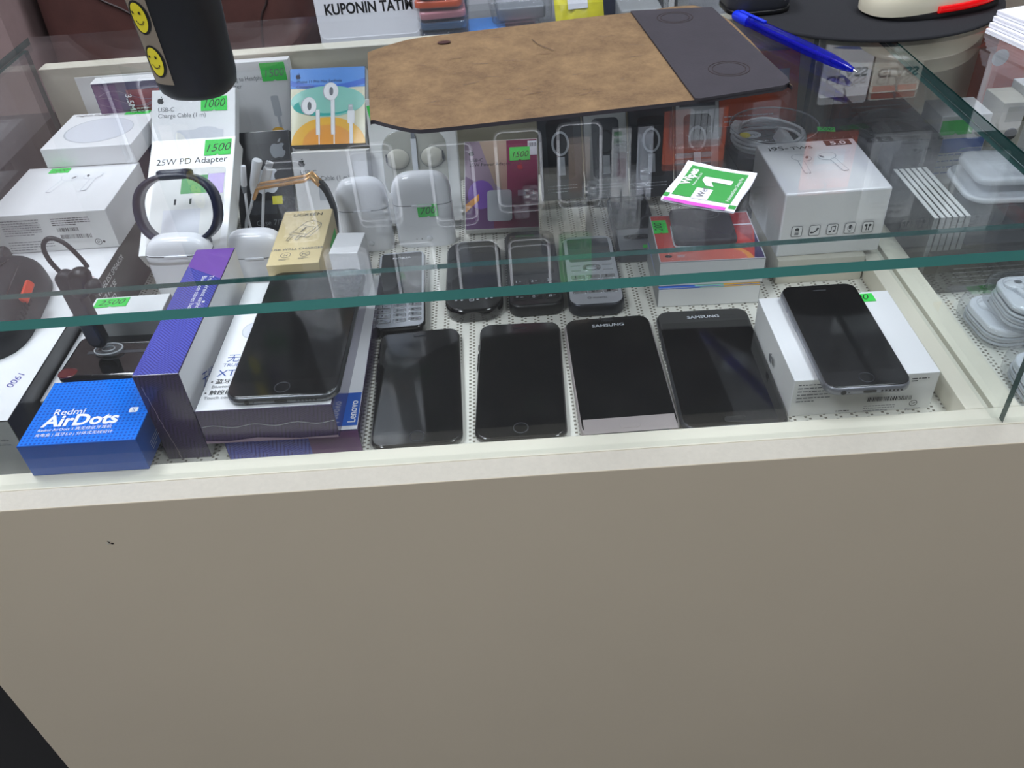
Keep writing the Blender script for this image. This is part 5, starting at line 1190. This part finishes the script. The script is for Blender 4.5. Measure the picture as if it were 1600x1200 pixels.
for cz in (0.067, 0.034):
    cyl_disc(0, cz, 0.0088, 'ink_black', 0.0007, 0.0125); cyl_disc(0, cz, 0.0064, 'smiley_yellow', 0.0010, 0.0110)
    for q in (-1, 1): cyl_disc(q * 0.003 - 0.001, cz + 0.0035, 0.0009, 'ink_black', 0.0013, 0.0012)
    for q in range(6): t = R(205 + q * 26); cyl_disc(0.0034 * math.cos(t), cz - 0.001 + 0.0040 * math.sin(t), 0.0006, 'ink_black', 0.0013)
s.build('smiley_stickers', o)

# ------------------------------------------------------------------ behind the counter
o = empty('back_desk', (0.30, 0.78, FL)); tag(o, 'low grey desk behind the counter under the sign and stacked phone cases', 'desk')
S().bbox(-0.546, -0.20, 0.88, 0.90, 0.28, 0.905, 'desk_grey', 0.002).build('desk_top', o)
for sx in (-0.535, 0.86): S().bbox(sx, -0.18, 0.002, sx + 0.02, 0.26, 0.8795, 'desk_grey', 0.001).build('side_panel', o)
o = empty('sign_box', (-0.1680, 0.7600, 0.0452), 0); tag(o, 'white sign with bold black capitals standing on the desk behind the counter', 'sign')
s = S().slab(0, 0, 0.1330, 0.2400, 0.010, 0, 0.020, 'sign_white', 0.002, M=FRONT(0.010, 0, 0.1200)); s.text(FRONT(-0.0100), -0.0545, 0.0515, 0.0190, 'KUPONIN TATIM', 'ink_black', 0.03, sx=0.79); s.build('panel', o)
# stack of boxed phone cases
cols = [('card_charcoal', 'dark brown', 'leather_brown'), ('navy', 'navy', 'navy'), ('blue_gloss', 'petrol blue', 'blue_gloss'), ('pink_soft', 'pink and white', 'pink_soft'), ('orange_card', 'orange', 'orange_card'), ('card_charcoal', 'charcoal', 'card_charcoal'), ('silver_paint', 'silver', 'silver_paint')]
for i, (k, nm, k2) in enumerate(cols):
    o = empty('phone_case', (-0.0740 + (i % 3) * 0.0015, 0.7900, 0.0452 + i * 0.0132), (-2, 3, 0, 4, -3, 1, 2)[i]); tag(o, nm + ' phone case in a clear shell, ' + ('lowest', 'second', 'third', 'fourth', 'fifth', 'sixth', 'topmost')[i] + ' of the stack beside the sign', 'phone case', 'boxed phone cases stacked beside the sign')
    S().slab(0, 0, 0.0660, 0.1200, 0.010, 0, 0.0125, 'clear', 0.003).build('clear_shell', o); S().slab(0, 0, 0.0600, 0.1140, 0.009, 0.0015, 0.0105, k2, 0.002).build('case', o)
s, fin = carton('small_box', 'light blue box lying behind the desk pad, right of the stacked phone cases', 'box', (-0.0150, 0.7600, 0.0452), 0.050, 0.09, 0.018, 3, base='sky_blue'); fin()
for i, (x, y, z, w, h, k, lab) in enumerate(((0.028, 0.755, 0.0452, 0.060, 0.022, 'pink_soft', 'pinkish clear packet behind the desk pad'), (0.030, 0.800, 0.0680, 0.080, 0.030, 'grey_plastic', 'grey clear packet lying over the pinkish one'), (0.190, 0.800, 0.0452, 0.070, 0.045, 'card_grey', 'grey packet beside the yellow bag'))):
    o = empty('clear_packet', (x, y, z), rnd.uniform(-8, 8)); tag(o, lab, 'packet')
    S().slab(0, 0, w, 0.10, 0.008, 0, h, 'film', 0.006).build('wrapper', o); S().slab(0, 0, w * 0.8, 0.08, 0.006, 0.002, h * 0.6, k, 0.003).build('contents', o)
o = empty('snack_bag', (0.1080, 0.7300, 0.0452), 6, -25); tag(o, 'shiny yellow packet standing behind the top edge of the desk pad', 'packet')
s = S(); n = 12; vs = []; fs = []
for sgn in (1, -1):
    for i in range(n + 1):
        for j in range(n + 1):
            x = -0.032 + 0.064 * i / n; z = 0.075 * j / n; bulge = 0.008 * math.sin(math.pi * i / n) ** 0.6 * math.sin(math.pi * j / n) ** 0.6 + 0.0015 * math.sin(i * 2.1) * math.sin(j * 1.7); vs.append((x, sgn * -max(bulge, 0.0003), z))
for q in range(2):
    for i in range(n):
        for j in range(n):
            a = q * (n + 1) ** 2 + i * (n + 1) + j; f = (a, a + n + 1, a + n + 2, a + 1); fs.append(f if q == 0 else f[::-1])
s.add(vs, fs, 'bag_yellow', True); s.build('bag', o)
s = S(); s.lay = 0.009; s.rect(FRONT(0), -0.016, 0.040, 0.010, 0.062, 'ink_pale'); s.rect(FRONT(0), -0.006, 0.018, 0.008, 0.026, 'navy'); s.rect(FRONT(0), 0.012, 0.060, 0.026, 0.068, 'violet'); s.build('print', o)
s, fin = carton('accessory_box', 'navy box standing behind the black end of the desk pad', 'box', (0.150, 0.830, 0.0452), 0.075, 0.03, 0.075, 0, base='navy'); fin()
for i, x in enumerate((0.198, 0.218, 0.238, 0.258)):
    s, fin = carton('accessory_box', ('first', 'second', 'third', 'fourth')[i] + ' grey upright pack from the navy box, behind the pen', 'pack', (x, 0.840, 0.0452), 0.015, 0.03, 0.085 - 0.006 * (i % 2), 0, base=('card_grey', 'card_charcoal', 'card_matte', 'card_grey')[i], group='grey upright packs behind the pen'); fin()
# brown leather chair
o = empty('office_chair', (-0.4500, 0.780, FL), 0); tag(o, 'brown leather chair with curved seams facing the counter from behind, beside the pinkish pier', 'chair')
s = S().slab(0, 0, 0.39, 0.74, 0.12, 0, 0.11, 'leather_brown', 0.045, seg=5, n=10, M=frame((0, 0.16, 0.84), (1, 0, 0), (0, 0.10, 1))); s.build('backrest', o)
F0 = frame((0, 0.0495, 0.84), (1, 0, 0), (0, 0.10, 1))
for P in ([(-0.15, 0.20), (-0.10, 0.14), (-0.06, 0.115), (-0.015, 0.075), (0.0, -0.02), (0.0, -0.30)], [(0.15, 0.19), (0.135, 0.12), (0.115, 0.05), (0.10, -0.3)], [(-0.15, 0.20), (-0.05, 0.235), (0.08, 0.225), (0.15, 0.19)]):
    s = S(); s.tube([tuple(F0 @ Vector((x, y, 0.0))) for x, y in spline(P, 6)], 0.0018, 'leather_seam', 8); s.build('seam', o)
S().slab(0, -0.105, 0.40, 0.36, 0.10, 0.40, 0.50, 'leather_brown', 0.04, seg=5).build('seat', o)
S().lathe([(0.03, 0.08), (0.03, 0.40)], 'dark_metal', 20, M=Matrix.Translation((0, -0.06, 0))).build('gas_column', o)
for k in range(5):
    a = R(72 * k + 18); s = S(); s.tube([(0, -0.06, 0.09), (0.19 * math.cos(a), -0.06 + 0.19 * math.sin(a), 0.065)], [0.025, 0.016], 'black_plastic', 10); s.build('leg', o)
    s = S().lathe([(0.028, -0.012), (0.030, 0), (0.028, 0.012)], 'black_rubber', 20, M=frame((0.19 * math.cos(a), -0.06 + 0.19 * math.sin(a), 0.031), (0, 0, 1), (math.cos(a), math.sin(a), 0))); s.build('caster', o)

# ------------------------------------------------------------------ goods hanging on the slat wall (seen mirrored in the glass)
YW = 1.0
def hook(o, z, y0=0.0, y1=0.1):
    s = S().tube([(0, y0 - 0.01, z + 0.008), (0, y0 - 0.006, z), (0, y1, z)], 0.0022, 'silver', 8); s.build('hook', o)
def hang_case(x, z, w, h, nm, inner, k, hk=0.1):
    o = empty('hanging_case', (x, YW, z)); tag(o, nm, 'phone case', 'goods hanging on the slat wall')
    F = FRONT(0.0)
    s = S().slab(0, h / 2, w, h, 0.014, -0.012, 0.0, 'clear', 0.003, M=F); s.slab(0, h + 0.008, w * 0.34, 0.020, 0.004, -0.008, -0.006, 'frost', 0.0005, M=F); s.build('clear_case', o)
    s = S(); n = 24
    pts = []
    for (sx, sz, a0) in ((1, 1, 0), (-1, 1, 90), (-1, -1, 180), (1, -1, 270)):
        for j in range(7): a = R(a0 + 15 * j); pts.append((sx * (w / 2 - 0.014) + 0.0125 * math.cos(a), 0.001, h / 2 + sz * (h / 2 - 0.014) + 0.0125 * math.sin(a)))
    s.tube(pts, 0.0030, 'card_white', 8, True); s.build('rim', o)  # opaque white stands in for the bright lit outline of the clear case
    if inner:
        s = S().slab(0, h * inner[2] / 2 + 0.006, w * inner[0], h * inner[1], 0.004, -0.010, -0.006, k, 0.001, M=FRONT(0.0)); s.build('insert', o)
    s = S().slab(w * 0.22, h * 0.82, w * 0.34, w * 0.34, 0.006, -0.001, 0.0015, 'frost', 0.001, M=F)
    for dx, dz in ((-0.006, 0.006), (-0.006, -0.006), (0.006, 0)): s.lathe([(0.0045, 0.0015), (0.004, 0.0026), (0.0002, 0.0028)], 'card_matte', 14, M=F @ Matrix.Translation((w * 0.22 + dx, h * 0.82 + dz, 0)))
    s.build('camera_frame', o); hook(o, h + 0.010, 0.0, hk)
    return o
hang_case(-0.690, 0.395, 0.080, 0.150, 'clear phone case hanging on the wall beside the brown chair', None, None)
hang_case(-0.560, 0.400, 0.080, 0.150, 'clear phone case with a peach insert hanging above the brown chair', (0.8, 0.35, 1.4), 'dusty')
hang_case(-0.400, 0.560, 0.080, 0.150, 'clear phone case hanging high above the brown chair', None, None)
hang_case(-0.240, 0.540, 0.080, 0.150, 'clear phone case with a pale insert hanging above the sign', (0.85, 0.8, 1.0), 'ink_pale')
hang_case(-0.100, 0.550, 0.078, 0.150, 'clear phone case with a grey insert hanging above the stacked cases', (0.85, 0.6, 1.0), 'card_grey')
hang_case(0.020, 0.535, 0.082, 0.145, 'clear phone case with a dark red insert hanging on the wall', (0.85, 0.62, 0.9), 'maroon')
hang_case(0.128, 0.530, 0.078, 0.150, 'clear phone case with a tan and blue insert hanging on the wall', (0.5, 0.7, 1.0), 'dusty', 0.044)
def hang_card(x, z, w, h, nm, k, extra=None, r=0.012, y=YW, blister=True):
    o = empty('hanging_pack', (x, y, z)); tag(o, nm, 'pack', 'goods hanging on the slat wall')
    F = FRONT(0.0); s = S().slab(0, h / 2, w, h, r, -0.006, 0.0, k, 0.001, M=F); s.lay = 0.0003
    if extra: extra(s, F, w, h)
    s.build('card', o)
    if blister: S().slab(0, h * 0.42, w * 0.86, h * 0.7, 0.01, 0.0004, 0.012, 'clear', 0.004, M=F).build('blister', o)
    hook(o, h - 0.012, 0.0, 1.1 - y)
    return o
def ex_glass(s, F, w, h):
    s.text(F, 0, h * 0.66, w * 0.25, 'GLASS', 'ink_black', 0.03, 0, 'c', 1.2); s.rect(F, -w * 0.45, h * 0.90, w * 0.45, h * 0.98, 'orange_card')
def ex_glass2(s, F, w, h):
    s.text(F, 0, h * 0.60, w * 0.25, 'GLASS', 'ink_black', 0.03, 0, 'c', 1.2); s.fpoly(F, [(-w * 0.4, h * 0.3), (w * 0.35, h * 0.24), (w * 0.4, h * 0.36), (-w * 0.1, h * 0.33)], 'ink_blue')
def ex_cable(s, F, w, h):
    s.rect(F, -w * 0.1, h * 0.08, w * 0.42, h * 0.70, 'card_matte')
    for q in range(4): s.line(F, (-w * 0.02 + q * w * 0.1, h * 0.12), (-w * 0.02 + q * w * 0.1, h * 0.62), 0.0016, 'ink_black')
    s.rrect(F, -w * 0.3, h * 0.86, w * 0.3, h * 0.93, 0.003, 'ink_light')
def ex_blocks(s, F, w, h):
    for (a, b, c, d) in ((-0.1, 0.2, 0.42, 0.48), (0.1, 0.48, 0.45, 0.6), (-0.42, 0.3, -0.25, 0.4), (-0.42, 0.5, -0.22, 0.6), (0.0, 0.05, 0.3, 0.14)): s.rect(F, a * w, b * h, c * w, d * h, 'card_black')
    s.small(F, -w * 0.3, h * 0.86, w * 0.6, 2, h * 0.05, h * 0.02, 'ink_black')
def ex_strip(s, F, w, h):
    s.rect(F, -w * 0.2, h * 0.35, w * 0.25, h * 0.72, 'maroon'); s.small(F, -w * 0.3, h * 0.24, w * 0.6, 2, h * 0.05, h * 0.02, 'ink_black'); s.rect(F, -w * 0.4, h * 0.05, 0, h * 0.12, 'leaf_green')
def ex_plain(s, F, w, h): s.rect(F, -w * 0.3, h * 0.3, w * 0.3, h * 0.55, 'ink_light')
hang_card(0.202, 0.545, 0.034, 0.130, 'narrow silver pack with a dark red window hanging on the wall', 'card_matte', ex_strip, 0.003)
hang_card(0.244, 0.545, 0.028, 0.130, 'narrow slate-blue pack hanging beside the silver one', 'silver_paint', ex_plain, 0.003)
hang_card(0.330, 0.480, 0.110, 0.140, 'orange cable pack with a white window hanging low on the wall', 'orange_card', ex_cable, 0.004)
hang_card(0.578, 0.398, 0.082, 0.120, 'white screen protector pack with a blue swoosh hanging on the wall', 'card_white', ex_glass2, 0.005, blister=False)
hang_card(0.664, 0.396, 0.082, 0.120, 'white screen protector pack with an orange band hanging on the wall', 'card_warm', ex_glass, 0.005, blister=False)
hang_card(0.575, 0.580, 0.090, 0.110, 'orange pack hanging above the white screen protector pack', 'orange_card', ex_plain, 0.004)
hang_card(0.700, 0.590, 0.100, 0.170, 'grey pack with black blocks hanging high on the wall', 'card_grey', ex_blocks, 0.004)
hang_card(0.860, 0.440, 0.090, 0.160, 'pale pack with a photo panel hanging far right on the wall', 'card_white', ex_plain, 0.006)
hang_card(0.860, 0.640, 0.090, 0.160, 'grey pack hanging above the pale one at the far right', 'card_grey', ex_plain, 0.006)
hang_card(0.098, 0.640, 0.092, 0.150, 'cream card pack with rounded corners behind the tan and blue case', 'card_warm', None, 0.020, 1.062)
hang_card(0.205, 0.645, 0.092, 0.150, 'grey card pack with rounded corners behind the narrow silver pack', 'card_grey', None, 0.020, 1.062)
hang_card(0.118, 0.745, 0.062, 0.110, 'green phone case pack in the upper row on the wall', 'green_case', None, 0.010)
hang_case(-0.070, 0.745, 0.078, 0.150, 'clear phone case with a navy insert in the upper row on the wall', (0.85, 0.8, 1.0), 'navy')
hang_case(0.030, 0.750, 0.078, 0.150, 'empty clear phone case in the upper row on the wall', None, None)
hang_case(-0.190, 0.740, 0.078, 0.150, 'clear phone case with a pale insert in the upper row on the wall', (0.85, 0.8, 1.0), 'card_matte')
hang_card(-0.320, 0.740, 0.085, 0.190, 'white card pack in the upper row above the brown chair', 'card_white', None, 0.018)
hang_card(0.330, 0.680, 0.085, 0.180, 'charcoal card pack in the upper row above the orange cable pack', 'card_charcoal', None, 0.014)
hang_card(0.450, 0.470, 0.080, 0.150, 'charcoal accessory pack hanging right of the orange cable pack', 'card_charcoal', ex_plain, 0.006)
hang_card(0.455, 0.680, 0.080, 0.170, 'black accessory pack in the upper row on the wall', 'card_black', ex_plain, 0.006)
for o in list(bpy.data.objects):
    if o.name.startswith('hanging_'): pass
